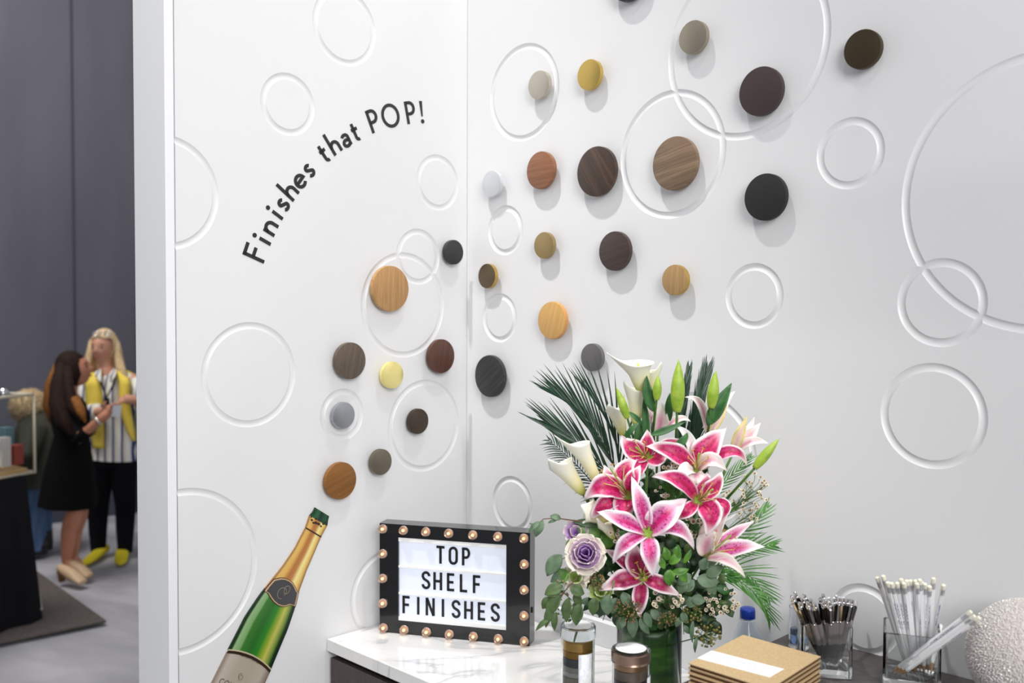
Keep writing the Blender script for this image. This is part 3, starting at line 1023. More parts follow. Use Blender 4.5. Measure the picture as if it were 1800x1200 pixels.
# ---- plant materials
def leaf_mat(name, dark, light, rough=.45, rib=True):
    m = noise_mat(name, [(.3, dark), (.7, light)], (60, 60, 60), rough, detail=3, Subsurface_Weight=0.0)
    return m
M_BUD = leaf_mat('lily_bud_green', (132, 168, 40), (176, 200, 76))
M_STEM = leaf_mat('stem_green', (52, 92, 34), (84, 126, 48))
M_LILYLEAF = leaf_mat('lily_leaf_green', (36, 84, 42), (64, 116, 56))
M_PALM = leaf_mat('sago_dark_green', (18, 46, 30), (34, 72, 46), .35)
M_FERN = leaf_mat('fern_bright_green', (44, 104, 30), (84, 146, 54), .4)
M_EUC = leaf_mat('eucalyptus_grey_green', (78, 104, 78), (112, 136, 106), .55)
M_EUCD = leaf_mat('eucalyptus_olive', (62, 88, 48), (92, 116, 66), .5)
M_LEAFG = leaf_mat('fresh_leaf_green', (56, 110, 32), (104, 156, 52), .4)
M_DARKG = leaf_mat('deep_leaf_green', (16, 42, 14), (36, 72, 28), .5)
M_CREAM = noise_mat('calla_cream', [(.3, (246, 244, 222)), (.7, (252, 252, 240))], (30, 30, 30), .45)
M_FILAM = mat('stamen_cream', (222, 206, 140), .5)
M_ANTH = mat('anther_ochre', (206, 140, 48), .7)
M_THROAT = mat('lily_throat_green', (150, 184, 70), .5)
M_SEED = noise_mat('seeded_brown', [(.3, (120, 92, 58)), (.7, (164, 136, 92))], (300, 300, 300), .7)
M_WAX = noise_mat('waxflower_cream', [(.3, (220, 208, 178)), (.7, (244, 238, 222))], (200, 200, 200), .55)
M_TWIG = mat('twig_brown', (112, 84, 62), .6)

def petal_mat(name, mid, body, edge, spot, e0=.55, e1=.97, tip0=.60, pale=0.0):
    m = mat(name, body, .42)
    b = m.node_tree.nodes['Principled BSDF']
    tc = N(m, 'ShaderNodeTexCoord')
    sx = N(m, 'ShaderNodeSeparateXYZ')
    L(m, tc, 'UV', sx, 'Vector')
    def mth(op, a=None, bb=None, va=None, vb_=None, clamp=False):
        n = N(m, 'ShaderNodeMath'); n.operation = op; n.use_clamp = clamp
        if a: L(m, a[0], a[1], n, 0)
        elif va is not None: n.inputs[0].default_value = va
        if bb: m.node_tree.links.new(bb[0].outputs[bb[1]], n.inputs[1])
        elif vb_ is not None: n.inputs[1].default_value = vb_
        return n
    def rmap(src, lo, hi, o0=0.0, o1=1.0):
        n = N(m, 'ShaderNodeMapRange'); n.interpolation_type = 'SMOOTHSTEP'
        m.node_tree.links.new(src.outputs[0], n.inputs['Value'])
        n.inputs['From Min'].default_value = lo; n.inputs['From Max'].default_value = hi
        n.inputs['To Min'].default_value = o0; n.inputs['To Max'].default_value = o1
        return n
    def mixc(f, a, bcol, acol=None):
        n = N(m, 'ShaderNodeMix'); n.data_type = 'RGBA'
        m.node_tree.links.new(f.outputs[0], n.inputs[0])
        if acol is not None: n.inputs[6].default_value = srgb(acol)
        else: m.node_tree.links.new(a.outputs[2], n.inputs[6])
        n.inputs[7].default_value = srgb(bcol)
        return n
    d = mth('SUBTRACT', (sx, 'X'), None, vb_=.5)
    d = mth('ABSOLUTE', (d, 0))
    d = mth('MULTIPLY', (d, 0), None, vb_=2.0)
    # widen the white border towards the tip
    v2 = mth('POWER', (sx, 'Y'), None, vb_=3.0)
    v3 = mth('MULTIPLY', (v2, 0), None, vb_=.62)
    de = mth('ADD', (d, 0), (v3, 0))
    rib = rmap(d, .06, .42, 1.0, 0.0)
    c1 = mixc(rib, None, mid, acol=body)
    # spots
    vo = N(m, 'ShaderNodeTexVoronoi'); vo.inputs['Scale'].default_value = 1.0
    mp = N(m, 'ShaderNodeMapping'); mp.inputs['Scale'].default_value = (11, 24, 1)
    L(m, tc, 'UV', mp, 'Vector'); L(m, mp, 'Vector', vo, 'Vector')
    sp_ = rmap(vo, .30, .42, 1.0, 0.0)
    vr = mth('SUBTRACT', None, (sx, 'Y'), va=.78)
    vr = rmap(vr, 0.0, .12, 0.0, 1.0)
    er = rmap(d, .70, .88, 1.0, 0.0)
    sf = mth('MULTIPLY', (sp_, 0), (vr, 0)); sf = mth('MULTIPLY', (sf, 0), (er, 0)); sf = mth('MULTIPLY', (sf, 0), None, vb_=.9)
    c2 = mixc(sf, c1, spot)
    ed = rmap(de, e0, e1, 0.0, 1.0)
    c3 = mixc(ed, c2, edge)
    tp_ = N(m, 'ShaderNodeMapRange'); tp_.interpolation_type = 'SMOOTHSTEP'
    L(m, sx, 'Y', tp_, 'Value')
    tp_.inputs['From Min'].default_value = tip0; tp_.inputs['From Max'].default_value = 1.0
    c4 = mixc(tp_, c3, edge)
    bs = N(m, 'ShaderNodeMapRange'); L(m, sx, 'Y', bs, 'Value')
    bs.inputs['From Min'].default_value = 0.0; bs.inputs['From Max'].default_value = .12
    bs.inputs['To Min'].default_value = .7; bs.inputs['To Max'].default_value = 0.0
    c5 = mixc(bs, c4, (190, 190, 110))
    m.node_tree.links.new(c5.outputs[2], b.inputs['Base Color'])
    return m
P_LIGHT = petal_mat('lily_petal_pink', (206, 30, 116), (214, 108, 168), (248, 236, 240), (140, 16, 80), .56, .98, .52)
P_DEEP = petal_mat('lily_petal_crimson', (190, 18, 84), (208, 48, 118), (248, 232, 234), (130, 8, 54), .74, 1.05, .70)
P_DARK = petal_mat('lily_petal_dark_crimson', (160, 12, 68), (176, 48, 104), (246, 230, 234), (110, 8, 46), .66, 1.02, .60)  # darker crimson for the petals of the lowest lily
P_BACK = petal_mat('lily_petal_blush_back', (222, 150, 176), (236, 200, 206), (248, 238, 232), (226, 180, 190), .3, .9, .45)
P_OUT = petal_mat('lily_petal_yellow_back', (224, 186, 178), (228, 204, 196), (222, 206, 130), (226, 190, 180), .4, .95, .7)
P_WHITE = petal_mat('lily_petal_white', (246, 226, 228), (250, 244, 242), (252, 250, 248), (248, 236, 236), .3, .8, .4)

def lily(cx, cy, Y, petals, label, m=P_LIGHT, stam=None, throat=True, stem_to=None, cat='flower', grp='pink and white lilies in the bouquet'):
    C = px(cx, cy, Y)
    e = empty('lily', C, label, cat, grp)
    vn = to_cam(C)
    for k, pt_ in enumerate(petals):
        tx, ty, mx, my, wpx = pt_[:5]
        dm = pt_[5] if len(pt_) > 5 else -.022
        dt = pt_[6] if len(pt_) > 6 else -.004
        pm = pt_[7] if len(pt_) > 7 else m
        T = px(tx, ty, Y + dt)
        M_ = px(mx, my, Y + dm)
        base = C + (T - C).normalized() * .004
        V, F, U = blade_v(base, M_, T, wpx * 1.16 / F_PX * Y, (vn + UP * .35).normalized(), PETAL, cup=.34, ruffle=.055, nu=8, nv=16, fold=.10, seed=k + int(cx))
        solidify(obj('petal', V, F, pm, e, uv=U), .0007)
    if throat:
        mb = MB()
        for k in range(6):
            a = k * pi / 3 + .3
            x_, y_, _ = frame_of(vn)
            d = x_ * cos(a) + y_ * sin(a)
            T = C + d * .013 + vn * .012
            V, F, U = blade_v(C + vn * .003, C + d * .007 + vn * .006, T, .006, vn, SLIM, nu=2, nv=4)
            mb.add(V, F, U)
        mb.obj('throat', M_THROAT, e)
    if stam:
        sx_, sy_ = stam
        tip = px(sx_, sy_, Y - .045)
        ax = tip - C
        x_, y_, _ = frame_of(ax)
        for k in range(6):
            a = k * pi / 3
            t = C + ax * random.uniform(.82, 1.0) + (x_ * cos(a) + y_ * sin(a)) * ax.length * .30
            mid = C + ax * .5 + (x_ * cos(a) + y_ * sin(a)) * ax.length * .10
            st = obj('stamen', *tube_v([C, mid, t], [.0009, .0008, .0006], 6), M_FILAM, e)
            dd = (y_ * cos(a) - x_ * sin(a)).normalized()
            obj('anther', *tube_v([t - dd * .0035, t, t + dd * .0035], [.0006, .0012, .0006], 6), M_ANTH, st)
        obj('pistil', *tube_v([C, C + ax * .6, C + ax * 1.12], [.0013, .0011, .0017], 6), M_THROAT, e)
    if stem_to:
        S = px(*stem_to)
        mid = (C + S) / 2 + UP * .01
        obj('stem', *tube_v([C, mid, S], .0022, 6), M_STEM, e)
    return e

YF = 1.66
lily(1139, 937, YF, [(1050, 899, 1093, 914, 27), (1207, 878, 1168, 906, 44), (1110, 838, 1127, 886, 27, -.012, .012), (1220, 966, 1190, 928, 25, -.03, -.01), (1148, 1013, 1143, 972, 30, -.03, -.02), (1078, 990, 1101, 955, 25, -.03, -.01)],
     'largest pink stargazer lily, front and centre of the bouquet', P_LIGHT, None, True, (1140, 1080, 1.82))
lily(1130, 1016, YF + .035, [(1053, 1038, 1094, 1020, 32), (1194, 1047, 1160, 1027, 27), (1125, 1084, 1125, 1050, 25, -.03, -.015), (1117, 956, 1118, 985, 36, -.008, .01), (1063, 965, 1094, 985, 20, -.004, .015), (1150, 980, 1142, 996, 20, -.004, .01)],
     'lowest lily, deep crimson, hanging beneath the largest lily', P_DARK, (1126, 1002), True, (1135, 1090, 1.83))
lily(1227, 880, YF + .02, [(1146, 838, 1192, 843, 27, -.03, -.01), (1246, 830, 1238, 856, 24, -.004, .012), (1269, 828, 1254, 857, 27, -.015, .0), (1241, 942, 1249, 903, 36, -.035, -.03), (1257, 926, 1276, 888, 15, -.03, -.02), (1188, 912, 1208, 898, 22, -.03, -.01)],
     'crimson lily with long cream stamens, right of the largest lily', P_DEEP, (1250, 862), True, (1180, 1080, 1.84))
lily(1223, 827, YF + .045, [(1135, 784, 1184, 795, 30, -.02, .0), (1186, 747, 1213, 775, 17, -.004, .0, P_WHITE), (1276, 752, 1243, 789, 42, -.012, .005), (1313, 819, 1284, 793, 20, -.02, -.01), (1278, 828, 1250, 808, 24, -.04, -.035, P_BACK), (1190, 847, 1205, 826, 22, -.035, -.035, P_WHITE), (1222, 851, 1224, 838, 24, -.03, -.03, P_BACK)],
     'crimson lily with a raised broad upper petal, top right of the cluster', P_DEEP, (1228, 800), True, (1190, 1080, 1.85))
lily(1138, 805, YF + .06, [(1092, 766, 1112, 790, 34, -.015, .0), (1138, 755, 1138, 780, 24, -.004, .01), (1201, 774, 1172, 781, 17, -.01, .0), (1172, 799, 1156, 806, 26, -.02, -.01), (1117, 850, 1122, 824, 22, -.03, -.02)],
     'crimson lily behind the others at the top left of the cluster', P_DEEP, (1120, 788), True, (1130, 1080, 1.86))
lily(1103, 871, YF + .03, [(1062, 818, 1078, 848, 30, -.006, .01), (1119, 809, 1098, 830, 34, -.012, .0), (1126, 818, 1112, 842, 24, -.02, -.005), (1028, 878, 1062, 855, 38, -.03, -.01), (1039, 912, 1062, 888, 26, -.02, -.005), (1112, 905, 1101, 890, 40, -.025, -.02)],
     'crimson lily at the left edge of the cluster with green-tipped stamens', P_DEEP, (1076, 828), True, (1120, 1080, 1.84))
lily(1238, 980, YF + .04, [(1281, 900, 1251, 935, 34, -.004, .0, P_BACK), (1260, 935, 1243, 952, 30, -.02, -.02, P_BACK), (1326, 915, 1284, 942, 20, .01, .02), (1344, 961, 1294, 963, 27, -.01, -.01), (1310, 1015, 1278, 984, 18, -.02, -.02, P_BACK)],
     'half-open lily facing right at the lower right of the bouquet', P_LIGHT, (1280, 945), False, (1190, 1075, 1.82))
lily(1156, 765, YF + .10, [(1163, 708, 1161, 738, 26, -.01, -.005, P_BACK), (1135, 696, 1146, 728, 14, 0, .0, P_BACK), (1115, 731, 1139, 728, 12, -.005, -.005, P_BACK), (1181, 711, 1174, 735, 14, .01, .01, P_BACK), (1214, 741, 1190, 737, 12, -.005, -.005, P_BACK)],
     'pale pink lily seen from behind between the tall buds', P_BACK, None, False, (1150, 1000, 1.84))
lily(1244, 768, YF + .11, [(1204, 698, 1232, 712, 13, -.005, .0, P_BACK), (1278, 708, 1264, 736, 14, -.005, .0, P_OUT), (1246, 675, 1247, 716, 14, .01, .01, P_WHITE), (1292, 688, 1268, 716, 17, .012, .012, P_WHITE)],
     'slender blush lily opening upward behind the tall right bud', P_BACK, None, False, (1200, 1000, 1.85))
lily(1288, 797, YF + .10, [(1313, 731, 1299, 767, 17, -.01, -.004, P_OUT), (1337, 743, 1314, 770, 22, 0, .0, P_BACK), (1326, 733, 1312, 762, 14, .008, .008, P_WHITE), (1352, 780, 1319, 776, 15, -.01, -.01, P_BACK)],
     'blush and yellow lily opening to the right, beside the rightmost bud', P_BACK, None, False, (1200, 1000, 1.85))

# buds
def bud(tx, ty, bx, by, wpx, Y, stem, label):
    T, B = px(tx, ty, Y), px(bx, by, Y)
    R = wpx / 2 / F_PX * Y
    e = empty('lily_bud', B, label, 'flower bud', 'green lily buds in the bouquet')
    ax = T - B
    n, mrows = 18, 14
    x_, y_, a_ = frame_of(ax)
    V, F = [], []
    for j in range(mrows + 1):
        t = j / mrows
        r = R * (max(0.02, (sin(pi * min(1, .12 + t * .90)) ** .75)) * (1.12 - .30 * t))
        for i in range(n):
            a = 2 * pi * i / n
            rr = r * (1 - .10 * abs(cos(1.5 * a)) ** 6)
            V.append(B + ax * t + (x_ * cos(a) + y_ * sin(a)) * rr)
    for j in range(mrows):
        for i in range(n):
            p, q = j * n + i, j * n + (i + 1) % n
            F.append((p, q, q + n, p + n))
    F += [tuple(range(n))[::-1], tuple(range(mrows * n, mrows * n + n))]
    obj('bud_body', V, F, M_BUD, e)
    S = px(*stem)
    obj('stem', *tube_v([B, (B + S) / 2 - ax.normalized() * .004, S], [.0022, .0024, .0026], 6), M_STEM, e)
bud(1193, 631, 1190, 724, 25, 1.70, (1186, 830, 1.80), 'largest upright lily bud, centre of the bouquet top')
bud(1083, 680, 1103, 735, 16, 1.71, (1122, 800, 1.78), 'small tilted lily bud, leftmost of the buds')
bud(1157, 658, 1154, 703, 16, 1.70, (1145, 780, 1.79), 'small upright bud between the calla and the largest bud')
bud(1258, 651, 1250, 717, 21, 1.71, (1240, 790, 1.80), 'upright green bud at the right in front of a broad leaf')
bud(1370, 770, 1326, 823, 18, 1.68, (1262, 893, 1.76), 'lily bud leaning far right, rightmost of the buds')

def leaf(parent, b, m_, t, wpx, Y, mt, name='leaf', prof=LEAF, cup=.25, fold=.2, nu=4, nv=10, up=.2):
    B, M_, T = px(b[0], b[1], Y), px(m_[0], m_[1], Y - .004), px(t[0], t[1], Y + (b[2] if len(b) > 2 else 0))
    V, F, U = blade_v(B, M_, T, wpx / F_PX * Y, (to_cam(B) + UP * up).normalized(), prof, cup=cup, fold=fold, nu=nu, nv=nv)
    o = obj(name, V, F, mt, parent, uv=U)
    return solidify(o, .0006)

# lily foliage near the buds
lf = empty('lily_foliage', px(1180, 760, 1.74), 'broad dark green lily leaves standing among the buds', 'leaves')
for b, m_, t, w, Y in (((1150, 724), (1139, 693), (1137, 660), 19, 1.712), ((1243, 748), (1262, 715), (1286, 673), 26, 1.725), ((1144, 764), (1170, 756), (1205, 741), 13, 1.69),
                       ((1129, 746), (1117, 733), (1104, 723), 9, 1.715), ((1136, 790), (1135, 740), (1131, 700), 14, 1.735), ((1103, 800), (1104, 775), (1100, 756), 14, 1.73),
                       ((1180, 790), (1200, 775), (1208, 760), 14, 1.70), ((1120, 790), (1122, 765), (1126, 740), 16, 1.74), ((1178, 740), (1176, 715), (1178, 690), 14, 1.75),
                       ((1100, 770), (1110, 755), (1124, 742), 10, 1.70)):
    leaf(lf, b, m_, t, w, Y, M_LILYLEAF)

# callas
def calla(base, mouth, rpx, Y, lip, label, tint=M_CREAM, back=.0, spadix=True, stem=None):
    B, T = px(base[0], base[1], Y), px(mouth[0], mouth[1], Y - .01)
    R = rpx / F_PX * Y
    Lp = px(lip[0], lip[1], Y - .02)
    e = empty('calla_lily', B, label, 'flower', 'cream calla lilies in the bouquet')
    ax = T - B
    x_, y_, a_ = frame_of(ax, to_cam(B))
    lipv = Lp - T
    n, mr = 28, 16
    V, F, U = [], [], []
    lx, ly = lipv.dot(x_), lipv.dot(y_)
    la_ = math.atan2(ly, lx)
    for j in range(mr + 1):
        t = j / mr
        r = R * 1.15 * (.20 + .62 * t ** .6 + .22 * max(0, t - .6) ** 1.5 / .25)
        for i in range(n + 1):
            a = 2 * pi * i / n
            rr = r
            d = x_ * cos(a) + y_ * sin(a)
            p = B + ax * t + d * rr
            w = max(0, cos((a - la_))) ** 5 * max(0, (t - .55) / .45) ** 2
            p += (lipv - d * rr * .5) * w
            p += ax.normalized() * (-.012) * max(0, (t - .7) / .3) ** 2 * (1 - cos(a - la_)) * .35
            V.append(p)
            U.append((i / n, t))
    for j in range(mr):
        for i in range(n):
            p = j * (n + 1) + i
            F.append((p, p + 1, p + n + 2, p + n + 1))
    solidify(obj('spathe', V, F, tint, e, uv=U), .0009)
    if spadix:
        obj('spadix', *tube_v([B + ax * .3, B + ax * .6, B + ax * .92], [.002, .003, .0016], 8), mat('spadix_yellow', (226, 196, 70), .7), e)
    if stem:
        S = px(*stem)
        obj('stem', *tube_v([B, (B + S) / 2 + UP * .006, S], [.0035, .004, .004], 8), M_STEM, e)
def calla_mat():
    m = mat('calla_spathe', (250, 248, 232), .42, Subsurface_Weight=0.0)
    b = m.node_tree.nodes['Principled BSDF']
    tc = N(m, 'ShaderNodeTexCoord'); sx = N(m, 'ShaderNodeSeparateXYZ'); L(m, tc, 'UV', sx, 'Vector')
    r = ramp(m, [(0, (160, 184, 66)), (.14, (220, 220, 124)), (.40, (248, 242, 190)), (.75, (252, 250, 226)), (1, (252, 251, 238))])
    L(m, sx, 'Y', r, 'Fac'); L(m, r, 'Color', b, 'Base Color')
    return m
CM = calla_mat()
calla((1130, 690), (1120, 634), 24, 1.74, (1080, 616), 'tallest cream calla with a lip curling left', CM, stem=(1135, 780, 1.80))
calla((1146, 690), (1148, 648), 13, 1.77, (1156, 634), 'white calla just behind the tallest calla', CM, stem=(1148, 780, 1.81))
calla((1118, 748), (1118, 680), 18, 1.76, (1106, 668), 'pale upright calla below the tallest calla', CM, stem=(1125, 820, 1.80))
calla((1096, 766), (1082, 716), 16, 1.78, (1074, 706), 'pale yellow calla half hidden behind the leftmost bud', CM, stem=(1110, 840, 1.80))
calla((1026, 868), (984, 812), 19, 1.72, (968, 800), 'white calla pointing left, lowest over the palm fronds', CM, stem=(1075, 960, 1.80))
calla((1056, 858), (1016, 776), 16, 1.71, (982, 760), 'cream calla beside the palm fronds with a pointed lip', CM, stem=(1090, 940, 1.80))
calla((1070, 915), (1030, 896), 20, 1.71, (1016, 888), 'white calla lying sideways under the left lily', CM, stem=(1100, 960, 1.80))
calla((1079, 946), (1062, 920), 11, 1.69, (1050, 906), 'small calla with yellow-green throat above the purple kale', CM, stem=(1100, 990, 1.80))

# ornamental kale
def kale_mat(name, c0, c1, c2):
    m = mat(name, c0, .6)
    b = m.node_tree.nodes['Principled BSDF']
    tc = N(m, 'ShaderNodeTexCoord'); sx = N(m, 'ShaderNodeSeparateXYZ'); L(m, tc, 'UV', sx, 'Vector')
    r = ramp(m, [(0, c0), (.35, c1), (.9, c2), (1, c2)])
    L(m, sx, 'Y', r, 'Fac'); L(m, r, 'Color', b, 'Base Color')
    return m
K1 = kale_mat('kale_purple', (150, 108, 182), (182, 142, 204), (222, 206, 204))
K2 = kale_mat('kale_pale', (196, 170, 196), (226, 214, 206), (236, 232, 214))
K3 = kale_mat('kale_green', (132, 170, 70), (176, 200, 110), (226, 230, 196))
K4 = kale_mat('kale_core', (120, 74, 156), (144, 100, 178), (186, 148, 202))
def kale(cx, cy, Y, rpx, label, rings):
    C = px(cx, cy, Y)
    n0 = (to_cam(C) + UP * .25).normalized()
    x_, y_, _ = frame_of(n0)
    R = rpx / F_PX * Y
    e = empty('ornamental_kale', C, label, 'flower', 'purple ornamental kale heads')
    for ri, (cnt, rr, lift, wd, mt) in enumerate(rings):
        for k in range(cnt):
            a = 2 * pi * (k + .5 * (ri % 2)) / cnt + ri * .4
            d = x_ * cos(a) + y_ * sin(a)
            B = C + d * R * rr * .12 - n0 * .012
            M_ = C + d * R * rr * .75 + n0 * R * lift * .25
            T = C + d * R * rr + n0 * R * lift
            V, F, U = blade_v(B, M_, T, R * wd, (n0 * .4 - d + n0 * (1 - lift)).normalized() if lift > .5 else n0, lambda t: max(.2, sin(pi * (.12 + t * .72)) ** .7), cup=.25, ruffle=.10, nu=10, nv=9, seed=ri * 9 + k)
            solidify(obj('kale_leaf', V, F, mt, e, uv=U), .0008)
kale(1029, 976, 1.655, 37, 'round purple ornamental kale head in full view', [(3, .18, .75, .42, K4), (4, .34, .7, .6, K4), (5, .52, .62, .75, K1), (6, .75, .45, .85, K1), (6, 1.0, .22, .95, K2)])
kale(1012, 936, 1.71, 22, 'smaller purple kale head half hidden above the round one', [(4, .45, .6, .7, K1), (6, 1.0, .25, .95, K1)])
kale(1012, 1016, 1.70, 24, 'pale outer kale leaves below the round purple head', [(4, .5, .5, .8, K3), (7, 1.05, .2, .8, K2)])
kale(1056, 1040, 1.70, 22, 'feathery green kale rosette under the round purple head', [(5, .5, .5, .5, K3), (9, 1.05, .3, .5, K3)])

# palm fronds (sago) and fine ferns
def frond(base, mid, tip, Y0, Y1, label, mt, n=22, lpx=60, wpx=4.0, spread=40, sweep=.55, cat='palm frond', grp='dark palm fronds', droop=0.0, oneside=None):
    B, T = px(base[0], base[1], Y0), px(tip[0], tip[1], Y1)
    M_ = px(mid[0], mid[1], (Y0 + Y1) / 2 - .01)
    K = quad_ctrl(B, M_, T)
    e = empty('palm_frond' if cat == 'palm frond' else 'fern_sprig', B, label, cat, grp)
    pts = [bez(B, K, T, i / 12) for i in range(13)]
    obj('rachis', *tube_v(pts, [.0016 - .0011 * i / 12 for i in range(13)], 6), mt, e)
    rnd = random.Random(int(base[0] * 7 + tip[1]))
    for i in range(n):
        t = .14 + .86 * i / (n - 1)
        p = bez(B, K, T, t)
        tg = (bez(B, K, T, min(1, t + .02)) - bez(B, K, T, t - .02)).normalized()
        vn = to_cam(p)
        sd = tg.cross(vn).normalized()
        ll = lpx / F_PX * Y0 * (.55 + .75 * sin(pi * min(1, t * .85 + .12)) ** .8) * rnd.uniform(.88, 1.08) * (1 if t < .95 else .6)
        for s in ((-1, 1) if oneside is None else (oneside,)):
            a = radians(spread * (1 - .55 * t) * rnd.uniform(.85, 1.15))
            d = (tg * cos(a) + sd * s * sin(a) + vn * rnd.uniform(-.15, .25)).normalized()
            d2 = (d + tg * sweep - UP * droop).normalized()
            V, F, U = blade_v(p, p + d * ll * .5, p + (d * .55 + d2 * .45) * ll, wpx / F_PX * Y0, vn, SLIM, cup=.2, nu=2, nv=5)
            obj('leaflet', V, F, mt, e)
    return e
frond((1092, 850), (1044, 752), (988, 698), 1.80, 1.84, 'dark palm frond reaching up left, uppermost of the left fan', M_PALM, 17, 92, 4.2, 15, .30)
frond((1090, 860), (1030, 790), (966, 745), 1.80, 1.82, 'dark palm frond pointing left above the white callas', M_PALM, 15, 82, 4.0, 19, .30)
frond((1088, 850), (1082, 770), (1038, 692), 1.81, 1.86, 'dark palm frond standing left of the lowest lily bud', M_PALM, 9, 110, 3.8, 11, .25)
frond((1080, 905), (1030, 835), (966, 775), 1.78, 1.78, 'dark palm frond arching over the left callas', M_PALM, 26, 34, 2.4, 62, .1, droop=.45)
frond((1200, 850), (1222, 745), (1241, 658), 1.84, 1.88, 'dark palm frond rising right behind the largest bud', M_PALM, 22, 66, 4.2, 14, .3)
frond((1185, 850), (1198, 740), (1210, 655), 1.85, 1.88, 'short dark palm frond directly behind the largest bud', M_PALM, 14, 44, 4, 12, .3)
frond((1195, 860), (1215, 790), (1234, 715), 1.82, 1.83, 'dark palm frond below the raised right buds', M_PALM, 14, 60, 3.6, 16, .3)
fg = 'bright green fern sprigs'
frond((1230, 1000), (1310, 1028), (1352, 1085), 1.78, 1.74, 'bright fern drooping above the water bottle', M_FERN, 16, 44, 2.6, 30, .35, 'fern', fg)
frond((1230, 1005), (1295, 1000), (1350, 1048), 1.80, 1.78, 'bright fern arching right toward the pens', M_FERN, 16, 52, 2.6, 40, .3, 'fern', fg)
frond((1250, 950), (1305, 935), (1348, 893), 1.80, 1.80, 'bright fern reaching right below the waxflowers', M_FERN, 10, 38, 3.2, 32, .3, 'fern', fg)
frond((1250, 975), (1310, 962), (1358, 958), 1.79, 1.79, 'bright fern reaching right beside the half-open lily', M_FERN, 11, 40, 3, 34, .3, 'fern', fg)
frond((1210, 900), (1270, 850), (1318, 805), 1.81, 1.81, 'fine fern behind the rightmost lilies', M_FERN, 13, 30, 2.4, 34, .3, 'fern', fg)
frond((1170, 960), (1190, 900), (1175, 860), 1.77, 1.76, 'fine dark fern between the crimson lilies', M_FERN, 16, 40, 3, 40, .2, 'fern', fg)

# eucalyptus and other leafy sprigs
def sprig(pts, Y, leaves, label, mt, stem_m=M_STEM, cat='greenery sprig', grp='eucalyptus and leafy sprigs', prof=LEAF, name='leafy_sprig'):
    P = [px(p[0], p[1], Y + (p[2] if len(p) > 2 else 0)) for p in pts]
    e = empty(name, P[0], label, cat, grp)
    obj('stem', *tube_v(P, [.0013 - .0006 * i / (len(P) - 1) for i in range(len(P))], 6), stem_m, e)
    for lv in leaves:
        b, m_, t, w = lv[:4]
        dY = lv[4] if len(lv) > 4 else 0
        leaf(e, b, m_, t, w, Y + dY, lv[5] if len(lv) > 5 else mt, prof=prof, cup=.15, fold=.08, nu=6)
    return e
def lv(bx, by, ang, ln, w, dY=0, m=None):
    a = radians(ang)
    t = (bx + cos(a) * ln, by - sin(a) * ln)
    mm = ((bx + t[0]) / 2 + sin(a) * ln * .06, (by + t[1]) / 2 + cos(a) * ln * .06)
    r = [(bx, by), mm, t, w, dY]
    return r + [m] if m else r
sprig([(1020, 916), (975, 910), (955, 912), (940, 925)], 1.70, [lv(986, 912, 165, 20, 12), lv(980, 913, 200, 18, 6), lv(955, 915, 245, 32, 17), lv(950, 916, 225, 30, 10), lv(940, 925, 150, 12, 4)],
      'thin eucalyptus sprig reaching left over the light box corner', M_EUC, M_TWIG)
sprig([(1030, 990), (1000, 975), (985, 985)], 1.69, [lv(988, 975, 235, 46, 27), lv(1000, 1005, 215, 34, 26, 0, M_LEAFG), lv(995, 1010, 205, 30, 20)],
      'sprig with a big rounded grey-green leaf left of the kale', M_EUC)
sprig([(1030, 1000), (1000, 1030), (975, 1060), (955, 1100)], 1.68, [lv(990, 1030, 205, 36, 22), lv(985, 1045, 240, 46, 22), lv(1005, 1030, 330, 26, 22, 0, M_EUCD), lv(975, 1060, 250, 46, 16), lv(1000, 1050, 265, 44, 18, .01), lv(968, 1085, 222, 36, 9, 0, M_EUCD),
      lv(1020, 1060, 260, 40, 22, .01), lv(1012, 1040, 290, 30, 16, .02), lv(985, 1040, 190, 28, 18), lv(978, 1075, 265, 34, 12), lv(970, 1050, 230, 26, 18, .01, M_EUCD)],
      'hanging eucalyptus sprig at the lower left of the bouquet', M_EUCD, M_TWIG)
sprig([(1080, 1020), (1070, 1060), (1060, 1090)], 1.67, [lv(1070, 1045, 268, 36, 24), lv(1085, 1050, 255, 30, 18, .01), lv(1095, 1040, 300, 30, 20), lv(1048, 1050, 260, 32, 20, .01, M_EUCD)],
      'eucalyptus leaves hanging under the lowest lily, left side', M_EUC)
sprig([(1120, 1050), (1118, 1080), (1115, 1120)], 1.70, [lv(1115, 1080, 268, 42, 20), lv(1125, 1085, 300, 34, 14), lv(1135, 1075, 290, 30, 16), lv(1100, 1085, 235, 26, 18), lv(1145, 1070, 310, 26, 16), lv(1118, 1070, 80, 20, 18)],
      'grey-green eucalyptus spilling over the vase rim, centre', M_EUC)
sprig([(1190, 1040), (1200, 1070), (1202, 1115)], 1.71, [lv(1205, 1060, 20, 20, 20), lv(1200, 1035, 40, 26, 22), lv(1195, 1050, 200, 22, 20), lv(1200, 1075, 290, 22, 14), lv(1198, 1085, 240, 20, 12), lv(1203, 1098, 300, 18, 10), lv(1219, 1090, 268, 40, 8), lv(1226, 1118, 262, 30, 7), lv(1215, 1050, 350, 26, 20)],
      'eucalyptus with small round leaves spilling over the vase rim, right', M_EUC)
sprig([(1170, 990), (1160, 960)], 1.67, [lv(1172, 985, 100, 24, 15, 0, M_LEAFG), lv(1175, 990, 40, 30, 16, 0, M_LEAFG), lv(1180, 1005, 10, 32, 14, 0, M_LEAFG), lv(1178, 1000, 270, 30, 20, 0, M_LEAFG), lv(1195, 1000, 300, 26, 16, 0, M_LEAFG), lv(1200, 990, 60, 30, 10, 0, M_LEAFG), lv(1185, 978, 70, 22, 14, 0, M_LEAFG), lv(1168, 1000, 120, 26, 12, 0, M_LEAFG)],
      'fresh light green leaves right of the lowest lily', M_LEAFG)
